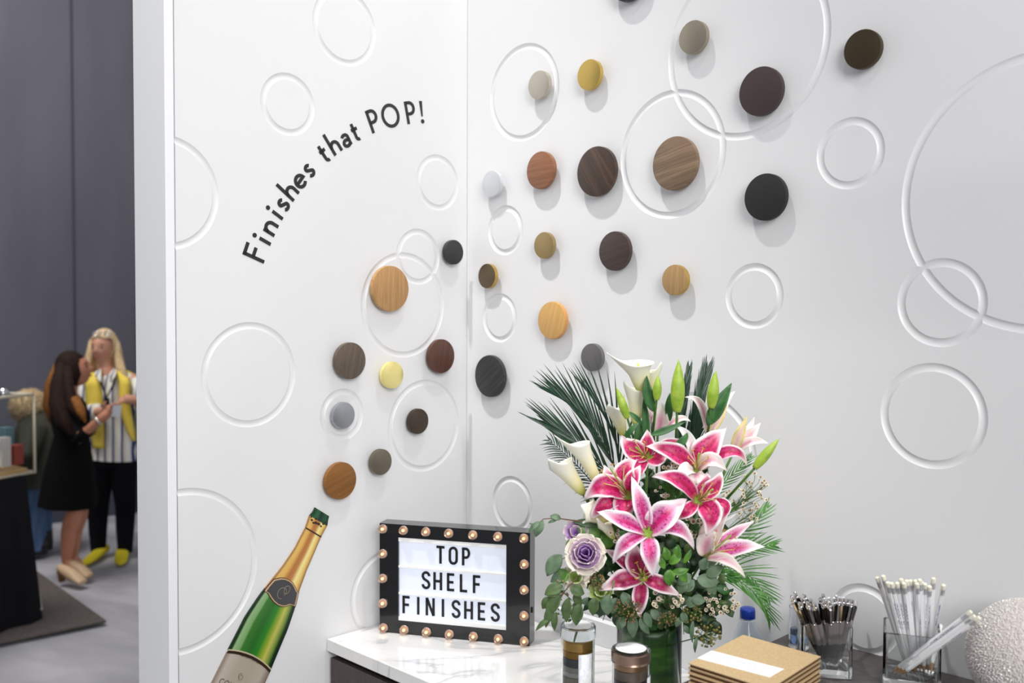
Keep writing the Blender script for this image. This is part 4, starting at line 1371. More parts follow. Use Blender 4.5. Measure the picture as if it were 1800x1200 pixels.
sprig([(1060, 960), (1040, 930)], 1.71, [lv(1065, 955, 150, 60, 44, 0, M_LEAFG), lv(1070, 965, 110, 34, 26, 0, M_LEAFG), lv(1050, 925, 170, 44, 14, 0, M_EUC), lv(1065, 950, 60, 30, 20, .01, M_LEAFG), lv(1010, 955, 190, 16, 16, -.03, M_LEAFG)],
      'large mid-green leaves between the left callas and the kale', M_LEAFG)
sprig([(1240, 1010), (1225, 1025)], 1.70, [lv(1240, 1010, 30, 34, 22), lv(1225, 1015, 350, 40, 26), lv(1215, 1010, 220, 30, 22), lv(1245, 1020, 300, 28, 20), lv(1230, 1000, 60, 24, 18), lv(1205, 1020, 250, 26, 20, .01)],
      'dusty blue-green leaf cluster below the half-open lily', M_EUC)

def filler():
    rnd = random.Random(3)
    for k in range(9):
        cx = 1060 + 22 * k
        cy = 960 + 30 * sin(k * 1.3)
        Y = 1.80 + .02 * (k % 3)
        B = px(cx, cy + 90 - abs(k - 4) * 8, Y + .03)
        e = empty('filler_branch', B, 'dark green filler branch inside the bouquet, %s' % ('leftmost' if k == 0 else 'rightmost' if k == 8 else ['', 'second', 'third', 'fourth', 'fifth', 'sixth', 'seventh', 'eighth'][k] + ' from the left'), 'greenery sprig', 'dark filler foliage inside the bouquet')
        T = px(1150 + (cx - 1150) * 1.1, cy - 110, Y)
        obj('stem', *tube_v([B, (B + T) / 2, T], [.002, .0018, .001], 6), M_STEM, e)
        for i in range(26):
            t = rnd.random() ** .8
            p = B.lerp(T, t)
            x, y = cx + (rnd.random() - .5) * 100, cy + 90 - 200 * t + (rnd.random() - .5) * 24
            # keep inside the bouquet's body
            x = 1150 + max(-105, min(100, x - 1150)) * (1 - .25 * abs(t - .4))
            a = rnd.uniform(0, 360)
            q = lv(x, y, a, rnd.uniform(26, 44), rnd.uniform(12, 22))
            leaf(e, q[0], q[1], q[2], q[3], Y + rnd.uniform(-.03, .05), M_DARKG if rnd.random() < .7 else M_LILYLEAF, nu=2, nv=5)
filler()

def low_filler():
    rnd = random.Random(12)
    spots = [(1062, 1045, 30, 22, 'lower left by the kale'), (1100, 1040, 30, 26, 'under the left lilies'), (1140, 1050, 30, 26, 'directly under the lowest lily'), (1180, 1045, 30, 28, 'low centre right of the lowest lily'),
             (1222, 1050, 30, 26, 'low right above the vase rim'), (1255, 1030, 28, 24, 'at the right under the half-open lily'), (1060, 975, 24, 30, 'between the kale and the largest lily'), (1205, 965, 28, 26, 'right of the largest lily')]
    spots += [(1160, 1078, 34, 16, 'spilling over the front of the vase rim'), (1235, 1075, 30, 18, 'spilling low at the right of the vase rim'), (1085, 1065, 22, 16, 'spilling over the left of the vase rim')]
    for k, (cx, cy, rx, ry, where) in enumerate(spots):
        Y = 1.765 if cy > 1000 else 1.74
        B = px(1141 + (cx - 1141) * .4, 1090, 1.83)
        e = empty('filler_branch', B, 'dark green leafy filler %s' % where, 'greenery sprig', 'dark filler foliage inside the bouquet')
        T = px(cx, cy, Y + .01)
        obj('stem', *tube_v([B, (B + T) / 2 + UP * .01, T], [.002, .0018, .001], 6), M_STEM, e)
        for i in range(16):
            x, y = cx + rnd.uniform(-1, 1) * rx, cy + rnd.uniform(-1, 1) * ry
            q = lv(x, y, rnd.uniform(0, 360), rnd.uniform(20, 34), rnd.uniform(13, 22))
            leaf(e, q[0], q[1], q[2], q[3], Y + rnd.uniform(-.02, .03), rnd.choice([M_DARKG, M_DARKG, M_LILYLEAF, M_EUCD, M_EUC]), nu=2, nv=6)
low_filler()

# small round flowers and seed heads
def ball_v(c, r, n=6):
    V, F = [], []
    prof = [(r * .3, -r * .9), (r * .9, -r * .35), (r * .95, r * .3), (r * .35, r * .9)]
    return lathe_v(c, UP, prof, n)
def cluster(name, cx, cy, rx, ry, Y, n, r, mt, label, cat, grp, stems=True, cups=False, seed=1):
    rnd = random.Random(seed)
    B = px(1170 if cx > 1170 else cx + 20, max(cy + 20, 1000), 1.80)
    e = empty(name, B, label, cat, grp)
    mb, sb, cb = MB(), MB(), MB()
    C = px(cx, cy, Y)
    hub = C.lerp(B, .35)
    sb.add(*tube_v([B, hub, C], [.0012, .001, .0008], 5))
    for i in range(n):
        a, q = rnd.uniform(0, 2 * pi), sqrt(rnd.random())
        p = px(cx + rx * q * cos(a), cy + ry * q * sin(a), Y + rnd.uniform(-.015, .02))
        rr = r * rnd.uniform(.75, 1.2)
        if cups:
            vn = (to_cam(p) + Vector((rnd.uniform(-.5, .5), rnd.uniform(-.5, .5), rnd.uniform(-.2, .6)))).normalized()
            mb.add(*lathe_v(p, vn, [(rr * .4, -rr), (rr * .8, -.2 * rr), (rr, rr * .5), (rr * .8, rr * .5), (rr * .5, 0)], 8))
            cb.add(*lathe_v(p, vn, [(rr * .5, 0), (rr * .2, rr * .4)], 6))
        else:
            mb.add(*ball_v(p, rr))
        if stems:
            sb.add(*tube_v([hub.lerp(C, rnd.random()), p.lerp(C, .3) - UP * .003, p], .0004, 4, False))
    tag(mb.obj('florets' if cups else 'seed_beads', mt, e), kind='stuff')
    if cups:
        tag(cb.obj('floret_centres', mat('wax_centre', (150, 120, 84), .6), e), kind='stuff')
    obj('stems', sb.V, sb.F, M_STEM, e)
wg = 'cream waxflower sprigs'
cluster('waxflower_sprig', 1325, 862, 26, 34, 1.74, 34, .0033, M_WAX, 'waxflower sprig at the right, under the rightmost bud', 'small flowers', wg, cups=True, seed=2)
cluster('waxflower_sprig', 1292, 880, 24, 20, 1.76, 18, .0032, M_WAX, 'waxflower sprig beside the stem of the rightmost bud', 'small flowers', wg, cups=True, seed=3)
cluster('waxflower_sprig', 1318, 905, 22, 18, 1.75, 16, .0032, M_WAX, 'waxflower sprig just above the bright right ferns', 'small flowers', wg, cups=True, seed=31)
cluster('waxflower_sprig', 1181, 822, 22, 16, 1.72, 20, .0042, M_WAX, 'waxflower buds between the upper crimson lilies', 'small flowers', wg, cups=True, seed=4)
cluster('waxflower_sprig', 1224, 922, 20, 22, 1.71, 20, .0048, M_WAX, 'open waxflowers between the largest lily and the right lily', 'small flowers', wg, cups=True, seed=5)
cluster('waxflower_sprig', 1170, 1052, 34, 16, 1.70, 26, .0042, M_WAX, 'waxflowers right under the lowest lily', 'small flowers', wg, cups=True, seed=6)
cluster('waxflower_sprig', 1268, 1060, 32, 26, 1.73, 42, .0036, M_WAX, 'waxflower sprig spilling right above the kraft notebooks', 'small flowers', wg, cups=True, seed=7)
cluster('waxflower_sprig', 1080, 938, 10, 14, 1.68, 8, .0034, M_WAX, 'few waxflowers left of the largest lily', 'small flowers', wg, cups=True, seed=8)
cluster('waxflower_sprig', 1165, 865, 14, 12, 1.73, 8, .0034, M_WAX, 'waxflower buds behind the largest lily', 'small flowers', wg, cups=True, seed=18)
sg = 'brown seeded sprigs'
cluster('seeded_sprig', 1104, 1072, 26, 24, 1.67, 150, .0017, M_SEED, 'brown seeded head over the vase rim', 'seed sprig', sg, seed=9)
cluster('seeded_sprig', 1050, 1022, 14, 16, 1.665, 60, .0017, M_SEED, 'brown seeded head right of the kale', 'seed sprig', sg, seed=10)
cluster('seeded_sprig', 1172, 1088, 18, 14, 1.69, 60, .0017, M_SEED, 'brown seeded head low at the vase centre', 'seed sprig', sg, seed=11)
M_BERRY = noise_mat('olive_berry', [(.3, (112, 108, 58)), (.7, (154, 144, 84))], (200, 200, 200), .6)
cluster('seeded_sprig', 1245, 1115, 24, 22, 1.72, 60, .0026, M_BERRY, 'drooping olive berry sprig left of the water bottle', 'seed sprig', sg, seed=12)
cluster('seeded_sprig', 1218, 1078, 20, 18, 1.72, 50, .0022, M_BERRY, 'olive berry sprig on the right vase rim', 'seed sprig', sg, seed=13)
cluster('seeded_sprig', 985, 1035, 20, 20, 1.69, 26, .002, M_SEED, 'reddish berries among the hanging eucalyptus', 'seed sprig', sg, seed=14)
cluster('seeded_sprig', 1000, 1075, 22, 16, 1.70, 36, .0022, M_EUCD, 'green berries above the left sample tube', 'seed sprig', sg, seed=15)

# ------------------------------------------------------------------ water bottle
def water_bottle():
    Y = 1.83
    c = px(1314, 1090, Y)
    b = Vector((c.x, c.y, Z_MARB + .0005))
    zt_ = px(1314, 1068, Y).z - b.z
    e = empty('water_bottle', b, 'clear plastic water bottle with a blue screw cap behind the notebooks', 'bottle')
    R = .0315
    neck = zt_ - .024
    prof = [(.02, 0), (R - .003, .002), (R, .01), (R, neck - .062), (R - .001, neck - .055), (R - .004, neck - .036), (.020, neck - .014), (.0135, neck - .002), (.0125, neck + .012)]
    inner = [(r - .0008, h) for r, h in prof[::-1] if h > .004]
    obj('bottle_body', *lathe_v(b, UP, prof + inner, 40), glass('pet_plastic', (246, 250, 255), 1.25), e, sharp=60)
    obj('neck_ring', *lathe_v(b + UP * (neck + .001), UP, [(.0125, 0), (.0155, .0005), (.0155, .002), (.0125, .0025)], 32), glass('pet_plastic'), e)
    capm = mat('blue_cap', (22, 60, 168), .35)
    mb = MB()
    n = 60
    V, F = [], []
    for j, (r, h) in enumerate([(.0138, neck + .005), (.0142, neck + .0055), (.0142, neck + .019), (.0132, neck + .0235), (.0118, neck + .0242)]):
        for i in range(n):
            a = 2 * pi * i / n
            rr = r * (1 + (.018 if (i % 2 and j in (1, 2)) else 0))
            V.append(b + Vector((cos(a) * rr, sin(a) * rr, h)))
    for j in range(4):
        for i in range(n):
            p, q = j * n + i, j * n + (i + 1) % n
            F.append((p, q, q + n, p + n))
    F += [tuple(range(n))[::-1], tuple(range(4 * n, 5 * n))]
    obj('screw_cap', V, F, capm, e, sharp=50)
    obj('bottle_label', *lathe_v(b, UP, [(R + .0003, neck - .12), (R + .0003, neck - .063), (R + .0001, neck - .063), (R + .0001, neck - .12)], 40, close=False), noise_mat('blue_label', [(.4, (60, 110, 180)), (.6, (130, 170, 214))], (30, 30, 60), .4), e)
    obj('water', *lathe_v(b, UP, [(.018, .006), (R - .0016, .012), (R - .0016, neck - .064)], 40), glass('water', (236, 246, 255), 1.33), e)
water_bottle()

def tumbler():
    c = px(1404, 1090, 1.76)
    b = Vector((c.x, c.y, Z_DARK + .0005))
    H = px(1404, 1066, 1.76).z - b.z
    e = empty('drinking_glass', b, 'clear straight drinking glass behind the pen holder', 'glass')
    R = .0175
    obj('glass_wall', *lathe_v(b, UP, [(.001, 0), (R - .001, 0), (R, .001), (R, H), (R - .0014, H), (R - .0014, .008), (.001, .008)], 40), glass('tumbler_glass', (250, 252, 255)), e, sharp=40)
    obj('water', *lathe_v(b, UP, [(.001, .0085), (R - .0018, .0085), (R - .0018, H * .45), (.001, H * .45)], 32), glass('refraction_blue', (150, 180, 225), 1.33), e)  # blue tint stands for the bluish refractions in the clear glass
tumbler()

# ------------------------------------------------------------------ kraft notebooks
def notebooks():
    hh = 0.0
    back = px(1306, 1115, 1.665)
    ztop = back.z
    Lc, Rc = px_z(1210, 1165, ztop), px_z(1443, 1153, ztop)
    ea, eb = Lc - back, Rc - back
    kraft = noise_mat('kraft_board', [(.35, (186, 160, 118)), (.65, (202, 176, 134))], (300, 300, 300), .8, detail=5)
    core = mat('kraft_gap_shade', (96, 62, 34), .9)  # dark colour stands for the shadow gaps between the covers
    pitch = .0073
    n = int((ztop - Z_DARK) / pitch)
    pitch = (ztop - Z_DARK - .0004) / n
    cnt = (back + (ea + eb) / 2)
    ordn = ['bottom', 'second', 'third', 'fourth', 'fifth', 'sixth', 'seventh', 'eighth', 'ninth']
    for k in range(n):
        z0 = Z_DARK + .0004 + k * pitch
        dx = Vector((random.uniform(-.0016, .0016), random.uniform(-.0016, .0016), 0)) * (0 if k == n - 1 else 1)
        lab = 'top kraft notebook of the stack, with a white label strip' if k == n - 1 else 'plain kraft notebook, %s from the bottom of the stack' % ordn[min(k, 8)]
        if k == 0:
            lab = 'plain kraft notebook at the very bottom of the stack'
        e = empty('notebook', Vector((cnt.x, cnt.y, z0)) + dx, lab, 'notebook', 'stack of kraft notebooks')
        c = Vector((cnt.x, cnt.y, 0)) + dx
        for nm, za, zb_, sc, m in (('back_cover', 0, .0013, 1.0, kraft), ('pages', .0014, pitch - .0017, .972, core), ('front_cover', pitch - .0016, pitch - .0002, 1.0, kraft)):
            cc = c + UP * (z0 + (za + zb_) / 2)
            V, F = box_v(cc, ea * sc, eb * sc, UP * (zb_ - za))
            if nm == 'front_cover':   # covers lift slightly at the open side
                pass
            obj(nm, V, F, m, e, smooth=False)
        if k == n - 1:
            # label band wrapped across, along the eb direction near the left side
            o3 = lambda X, Y_: (1220 + X / 10, 1130 + Y_ / 10)
            zt2 = ztop + .0001
            pts = [px_z(*o3(310, 130), zt2), px_z(*o3(1580, 455), zt2), px_z(*o3(1330, 600), zt2), px_z(*o3(55, 265), zt2)]
            lb_ = prism_world('label_strip', pts, ztop - .0002, ztop + .0004, paper_w, e)
            a, b2, c3, d = pts
            tx = (b2 - a).normalized(); ty = (a - d).normalized()
            ty = (ty - tx * ty.dot(tx)).normalized()
            M = Matrix.Identity(4)
            o = d + (a - d) * .50 + (b2 - a) * .05
            for i in range(3):
                M[i][0], M[i][1], M[i][2], M[i][3] = tx[i], ty[i], UP[i], (o + UP * .0005)[i]
            place_text('HIGHLIGHTS', CON, M, .010, .0088, .09, .0002, 'label_text', mat('faint_blue_print', (196, 208, 224), .6), e, one=True)
            M2 = M.copy()
            for i in range(3):
                M2[i][3] += tx[i] * .108 - ty[i] * .004
            place_text('CC', CON, M2, .006, .005, .09, .0002, 'label_emblem', mat('faint_grey_print', (206, 208, 210), .6), e, one=True)
notebooks()

# ------------------------------------------------------------------ square glass holders with pens and pencils
GL = glass('holder_glass', (250, 253, 252), 1.45)
def square_holder(cx, cy, side, H, ang, label, base_t=.012):
    b = Vector((cx, cy, Z_DARK + .0005))
    e = empty('glass_holder', b, label, 'holder', 'square glass holders')
    wl = .004
    ca, sa = cos(ang), sin(ang)
    ux, uy = Vector((ca, sa, 0)), Vector((-sa, ca, 0))
    bm_v, bm_f = [], []
    ho, hi = side / 2, side / 2 - wl
    def ring(h, z, r=.004):
        out = []
        for qx, qy in ((1, 1), (-1, 1), (-1, -1), (1, -1)):
            a0 = math.atan2(qy, qx) - pi / 4
            for k in range(4):
                a = a0 + k * pi / 6
                out.append(b + ux * (qx * (h - r) + r * cos(a)) + uy * (qy * (h - r) + r * sin(a)) + UP * z)
        return out
    rings_ = [ring(ho - .001, 0), ring(ho, .001), ring(ho, H - .001), ring(ho - .001, H), ring(hi + .001, H), ring(hi, H - .001), ring(hi, base_t + .002, .004), ring(hi - .003, base_t, .004)]
    V = [v for r in rings_ for v in r]
    F = []
    for i in range(len(rings_) - 1):
        for k in range(16):
            p, q = i * 16 + k, i * 16 + (k + 1) % 16
            F.append((p, q, q + 16, p + 16))
    F += [tuple(range(16))[::-1], tuple(range((len(rings_) - 1) * 16, len(rings_) * 16))]
    obj('glass_body', V, F, GL, e, sharp=35)
    return e, ux, uy, hi, base_t

def orient(o, base, tip):
    ax = (tip - base).normalized()
    x_, y_, a_ = frame_of(ax)
    M = Matrix.Identity(4)
    for i in range(3):
        M[i][0], M[i][1], M[i][2], M[i][3] = x_[i], y_[i], a_[i], base[i]
    o.matrix_world = M
    return o

def lmesh(name, shapes, m, sharp=40):
    mb = MB()
    for V, F in shapes:
        mb.add(V, F)
    me = bpy.data.meshes.new(name)
    me.from_pydata(mb.V, [], mb.F)
    me.materials.append(m)
    me.polygons.foreach_set('use_smooth', [True] * len(me.polygons))
    me.set_sharp_from_angle(angle=radians(sharp))
    return me
O0 = Vector((0, 0, 0))
def make_proto(name, parts):
    return name, [(n, me) for n, me in parts]
def stamp(proto, base, tip, label, cat, grp, spin=0.0):
    name, parts = proto
    e = bpy.data.objects.new(name, None)
    e.empty_display_size = .01
    COL.objects.link(e)
    orient(e, base, tip)
    e.matrix_world = e.matrix_world @ Matrix.Rotation(spin, 4, 'Z')
    tag(e, label, cat, grp)
    for n, me in parts:
        o = bpy.data.objects.new(n, me)
        COL.objects.link(o)
        o.parent = e
    return e

blackp = mat('pen_black', (22, 20, 20), .25)
greyg = mat('pen_grey_barrel', (138, 132, 132), .35, .2)
chrome = mat('chrome', (226, 226, 228), .12, 1.0)
LP = .142
pen = make_proto('pen', [
    ('barrel', lmesh('barrel', [lathe_v(O0, UP, [(.0045, .028), (.0052, .034), (.0052, .085), (.0048, .092), (.0048, .128), (.0040, .131)], 14)], blackp)),
    ('grip', lmesh('grip', [lathe_v(O0, UP, [(.0022, .011), (.0044, .018), (.0044, .028), (.0022, .0282)], 14)], mat('pen_grip', (44, 42, 42), .6))),
    ('nib_cone', lmesh('nib_cone', [lathe_v(O0, UP, [(.0006, 0), (.0012, .003), (.0028, .011), (.0040, .0165)], 12)], chrome)),
    ('sleeve', lmesh('sleeve', [lathe_v(O0, UP, [(.0053, .048), (.0056, .050), (.0056, .092), (.0050, .096)], 14)], greyg)),
    ('plunger', lmesh('plunger', [lathe_v(O0, UP, [(.0045, .128), (.0047, .130), (.0040, .133), (.0030, .134), (.0030, .140), (.0018, .142)], 12)], chrome)),
    ('clip', lmesh('clip', [box_v((.0068, 0, .112), (.0012, 0, 0), (0, .0034, 0), (0, 0, .034)), box_v((.0055, 0, .1285), (.0035, 0, 0), (0, .0034, 0), (0, 0, .0035)), ball_v(Vector((.0064, 0, .096)), .0018, 8)], chrome)),
])
pc = px_z(1453, 1192, Z_DARK)
penang = -radians(10)
sidep = 95 / F_PX * pc.y * .93
Hp = px(1453, 1101, pc.y).z - Z_DARK
uxp = Vector((cos(penang), sin(penang), 0)); uyp = Vector((-sin(penang), cos(penang), 0))
cpen = pc + uyp * sidep / 2
hold, ux, uy, hi, bt = square_holder(cpen.x, cpen.y, sidep, Hp, penang, 'square glass holder full of black click pens')
PENS = [(1391, 1047), (1397, 1040), (1404, 1058), (1413, 1042), (1409, 1050), (1421, 1066), (1431, 1062), (1447, 1042), (1442, 1051), (1454, 1058), (1457, 1050), (1470, 1047),
        (1458, 1074), (1466, 1064), (1474, 1064), (1480, 1052), (1497, 1053), (1496, 1064), (1498, 1080), (1481, 1068), (1450, 1062), (1434, 1072), (1489, 1058), (1425, 1052)]
rnd = random.Random(11)
zb_ = Z_DARK + bt + .0025
pn = [('leftmost black pen tip in the glass holder, leaning far left')]
ORD = ['leftmost', 'second', 'third', 'fourth', 'fifth', 'sixth', 'seventh', 'eighth', 'ninth', 'tenth', 'eleventh', 'twelfth', 'thirteenth', 'fourteenth', 'fifteenth', 'sixteenth', 'seventeenth', 'eighteenth', 'nineteenth', 'twentieth', 'twenty-first', 'twenty-second', 'twenty-third', 'rightmost']
PENS.sort()
for k, (x, y) in enumerate(PENS):
    fx = (x - 1447) / 55.0
    dY = (-.4 + (y - 1040) / 40.0 * 1.1)
    bx = max(-.6, min(.85, .38 + fx * .38 + rnd.uniform(-.15, .15)))
    by = max(-.8, min(.8, dY * .6 + rnd.uniform(-.2, .2)))
    base = cpen + ux * (bx * (hi - .006)) - uy * (by * (hi - .006)); base.z = zb_
    # tip depth: find the point on the view ray that gives the pen's true length
    best = None
    for i in range(60):
        Y = cpen.y - .06 + i * .002
        t = px(x, y, Y)
        er = abs((t - base).length - LP) + (.04 * abs(Y - (cpen.y + .01 - dY * .03)))
        if best is None or er < best[0]:
            best = (er, t)
    tip = base + (best[1] - base).normalized() * LP
    stamp(pen, base, tip, 'black click pen, ' + ('%s in the glass holder' % ORD[k] if k in (0, 23) else '%s from the left by its tip' % ORD[k]), 'pen', 'black click pens in the glass holder', rnd.uniform(-2.4, -.8))

whitep = mat('pencil_white', (246, 246, 248), .35)
def shaft_mat():
    m = mat('pencil_white_printed', (248, 248, 250), .35)
    b = m.node_tree.nodes['Principled BSDF']
    tc = N(m, 'ShaderNodeTexCoord')
    mp = N(m, 'ShaderNodeMapping'); mp.inputs['Scale'].default_value = (500, 500, 420)
    L(m, tc, 'Object', mp, 'Vector')
    n = N(m, 'ShaderNodeTexNoise'); n.inputs['Scale'].default_value = 1.0; n.inputs['Detail'].default_value = 1
    L(m, mp, 'Vector', n, 'Vector')
    sx = N(m, 'ShaderNodeSeparateXYZ'); L(m, tc, 'Object', sx, 'Vector')
    def cmp(axis, lo, hi):
        a = N(m, 'ShaderNodeMath', operation='GREATER_THAN'); L(m, sx, axis, a, 0); a.inputs[1].default_value = lo
        c = N(m, 'ShaderNodeMath', operation='LESS_THAN'); L(m, sx, axis, c, 0); c.inputs[1].default_value = hi
        d = N(m, 'ShaderNodeMath', operation='MULTIPLY'); L(m, a, 0, d, 0); L(m, c, 0, d, 1)
        return d
    z = cmp('Z', .095, .150); y = cmp('Y', -.0012, .0012)
    t = N(m, 'ShaderNodeMath', operation='GREATER_THAN'); L(m, n, 'Fac', t, 0); t.inputs[1].default_value = .5
    f = N(m, 'ShaderNodeMath', operation='MULTIPLY'); L(m, z, 0, f, 0); L(m, y, 0, f, 1)
    f2 = N(m, 'ShaderNodeMath', operation='MULTIPLY'); L(m, f, 0, f2, 0); L(m, t, 0, f2, 1)
    mx = N(m, 'ShaderNodeMix', data_type='RGBA'); L(m, f2, 0, mx, 0)
    mx.inputs[6].default_value = srgb((248, 248, 250)); mx.inputs[7].default_value = srgb((150, 160, 178))
    m.node_tree.links.new(mx.outputs[2], b.inputs['Base Color'])
    return m
LQ = .190
pencil = make_proto('pencil', [
    ('shaft', lmesh('shaft', [lathe_v(O0, UP, [(.0037, .020), (.0038, .021), (.0038, .174), (.0037, .175)], 6)], shaft_mat(), 30)),
    ('sharpened_tip', lmesh('sharpened_tip', [lathe_v(O0, UP, [(.0010, .005), (.0036, .0205)], 12)], mat('cedar_wood', (196, 150, 100), .6))),
    ('lead', lmesh('lead', [lathe_v(O0, UP, [(.0002, 0), (.0010, .005)], 8)], mat('graphite', (50, 50, 52), .4))),
    ('ferrule', lmesh('ferrule', [lathe_v(O0, UP, [(.0039, .170), (.0040, .171), (.0037, .1725), (.0040, .174), (.0037, .1755), (.0040, .177), (.0037, .1785), (.0040, .180), (.0039, .182)], 14)], mat('ferrule_silver', (226, 227, 230), .35, .7))),
    ('eraser', lmesh('eraser', [lathe_v(O0, UP, [(.0036, .181), (.0037, .187), (.0030, .1895), (.001, .190)], 14)], mat('eraser_cream', (236, 232, 214), .7))),
])
qa = -radians(21)
qc = px_z(1640, 1226, Z_DARK)
sideq = .088
uxq = Vector((cos(qa), sin(qa), 0)); uyq = Vector((-sin(qa), cos(qa), 0))
A1 = px_z(1551, 1208, Z_DARK)
cq = A1 + uxq * sideq / 2 + uyq * sideq / 2
Hq = px(1551, 1112, A1.y).z - Z_DARK
hold2, ux, uy, hi, bt = square_holder(cq.x, cq.y, sideq, Hq, qa, 'square glass holder full of white pencils', .014)
zb_ = Z_DARK + bt + .0025
PCL = [(1542, 1014), (1552, 1011), (1560, 1022), (1567, 1024), (1577, 1024), (1584, 1017), (1594, 1020), (1601, 1019), (1609, 1019), (1617, 1022), (1626, 1026), (1620, 1022), (1634, 1033), (1641, 1016), (1658, 1032), (1672, 1023), (1589, 1026), (1612, 1028)]
PCL.sort()
for k, (x, y) in enumerate(PCL):
    fx = (x - 1605) / 65.0
    bx = max(-.8, min(.86, (k / len(PCL)) * 1.0 - .1 + rnd.uniform(-.1, .1)))
    by = rnd.uniform(-.25, .8)
    base = cq + ux * (bx * (hi - .005)) + uy * (by * (hi - .005)); base.z = zb_
    best = None
    for i in range(90):
        Y = cq.y - .07 + i * .002
        t = px(x, y, Y)
        er = abs((t - base).length - LQ)
        if best is None or er < best[0]:
            best = (er, t)
    tip = base + (best[1] - base).normalized() * LQ
    stamp(pencil, base, tip, 'white pencil with silver ferrule, ' + (ORD[0] if k == 0 else 'rightmost' if k == len(PCL) - 1 else ORD[k] + ' from the left') + ' of the upright ones', 'pencil', 'upright white pencils in the glass holder', rnd.uniform(0, 6))
LEAN = [((1556, 1168), (1708, 1074), 'white pencil leaning far right, upper of the three leaning ones'),
        ((1562, 1184), (1714, 1082), 'white pencil leaning far right, middle of the three leaning ones'),
        ((1580, 1188), (1722, 1085), 'white pencil leaning far right, lowest of the three leaning ones')]
for k, (b_, t_, lab) in enumerate(LEAN):
    base = cq + ux * ((-.86 + .16 * k) * (hi - .005)) + uy * ((-.60 - .14 * k) * (hi - .005)); base.z = zb_ + .002
    Yb = base.y
    best = None
    for i in range(75):
        Y = Yb - .16 + i * .002
        t = px(t_[0], t_[1], Y)
        er = abs((t - base).length - LQ)
        if best is None or er < best[0]:
            best = (er, t)
    tip = base + (best[1] - base).normalized() * LQ
    stamp(pencil, base, tip, lab, 'pencil', 'white pencils leaning out of the glass holder', rnd.uniform(0, 6))

# ------------------------------------------------------------------ glitter ball
def glitter_ball():
    Y = 1.47
    c = px(1806, 1150, Y)
    R = 102 / F_PX * Y
    c.z = Z_DARK + R + .0006
    e = empty('glitter_ball', Vector((c.x, c.y, Z_DARK)), 'white iridescent beaded ball cut by the right edge', 'ornament')
    core = mat('ball_core', (222, 214, 212), .6)
    V, F = lathe_v(c - UP * (R * .97), UP, [(R * .97 * sin(pi * (i + .01) / 20.02), R * .97 * (1 - cos(pi * (i + .01) / 20.02))) for i in range(21)], 32)
    obj('ball_core', V, F, core, e)
    m = mat('iridescent_bead', (230, 225, 221), .22, 0.0, Coat_Weight=.6, Thin_Film_Thickness=430.0, Thin_Film_IOR=1.5)
    mb = MB()
    n = 9000
    r2 = random.Random(5)
    for i in range(n):
        z = 1 - 2 * (i + .5) / n
        a = i * 2.399963
        d = Vector((sqrt(1 - z * z) * cos(a), sqrt(1 - z * z) * sin(a), z))
        if d.dot(to_cam(c)) < -.2 and d.z < .2:
            continue
        d = (d + Vector((r2.uniform(-.02, .02), r2.uniform(-.02, .02), r2.uniform(-.02, .02)))).normalized()
        s = R * .019 * r2.uniform(.8, 1.25)
        p = c + d * (R * .975)
        x_, y_, a_ = frame_of((d + Vector((r2.uniform(-.5, .5), r2.uniform(-.5, .5), r2.uniform(-.5, .5)))).normalized())
        mb.add([p + x_ * s, p + y_ * s, p - x_ * s, p - y_ * s, p + a_ * s * 1.1, p - a_ * s],
               [(0, 1, 4), (1, 2, 4), (2, 3, 4), (3, 0, 4), (1, 0, 5), (2, 1, 5), (3, 2, 5), (0, 3, 5)])
    tag(mb.obj('glitter_beads', m, e, smooth=False), kind='stuff')
glitter_ball()

# ------------------------------------------------------------------ background: rug, display table and three visitors
K_, A_, B_ = px_z(187, 1100, 0), px_z(66, 1012, 0), px_z(0, 1139, 0)
ra, rb = (A_ - K_).normalized() * 2.6, (B_ - K_).normalized() * 2.6
rug_m = noise_mat('taupe_rug', [(.3, (84, 78, 74)), (.7, (106, 98, 93))], (40, 40, 8), .95)
tag(obj('rug', *box_v(K_ + (ra + rb) / 2 + UP * .026, ra, rb, UP * .010), rug_m, smooth=False), 'dark taupe rug under the black-draped table', 'rug')

black_cloth = noise_mat('black_table_cloth', [(.3, (12, 12, 16)), (.7, (22, 22, 28))], (9, 9, 2), .9, Specular_IOR_Level=.2)
R0, L0 = px_z(75, 1086, .034), px_z(0, 1113, .034)
td = (L0 - R0).normalized()
tn = Vector((-td.y, td.x, 0))
if tn.y < 0:
    tn = -tn
TZ = px(62, 833, R0.y).z
Rt = px(61, 833, R0.y + .03)
table = empty('display_table', R0 + td * .8 + tn * .35, 'table under a floor-length black cloth at the left edge', 'table')
V, F = [], []
nseg, nz = 60, 10
per = []
def perim(k):
    t = k / nseg * 4.4
    if t < 1.9: return R0 + td * t
    return None
corners = [(0, 0), (1.9, 0), (1.9, .8), (0, .8)]
path = []
for i in range(4):
    a, b = corners[i], corners[(i + 1) % 4]
    n_ = 26 if i % 2 == 0 else 12
    for k in range(n_):
        path.append((a[0] + (b[0] - a[0]) * k / n_, a[1] + (b[1] - a[1]) * k / n_))
off = (Rt - R0); off.z = 0
for j in range(nz + 1):
    t = j / nz
    z = .036 + (TZ - .036) * t
    for i, (a, b) in enumerate(path):
        cx_, cy_ = .95, .4
        k = 1 - .075 * t
        aa, bb_ = cx_ + (a - cx_) * k, cy_ + (b - cy_) * k
        fold = .018 * sin(i * 1.7) * (1 - t) + .008 * sin(i * .9 + 1)
        p = R0 + td * (aa + (fold if b in (0, .8) else fold)) + tn * (bb_ - (fold if b == 0 else -fold))
        V.append(Vector((p.x, p.y, z)))
npth = len(path)
for j in range(nz):
    for i in range(npth):
        p, q = j * npth + i, j * npth + (i + 1) % npth
        F.append((p, q, q + npth, p + npth))
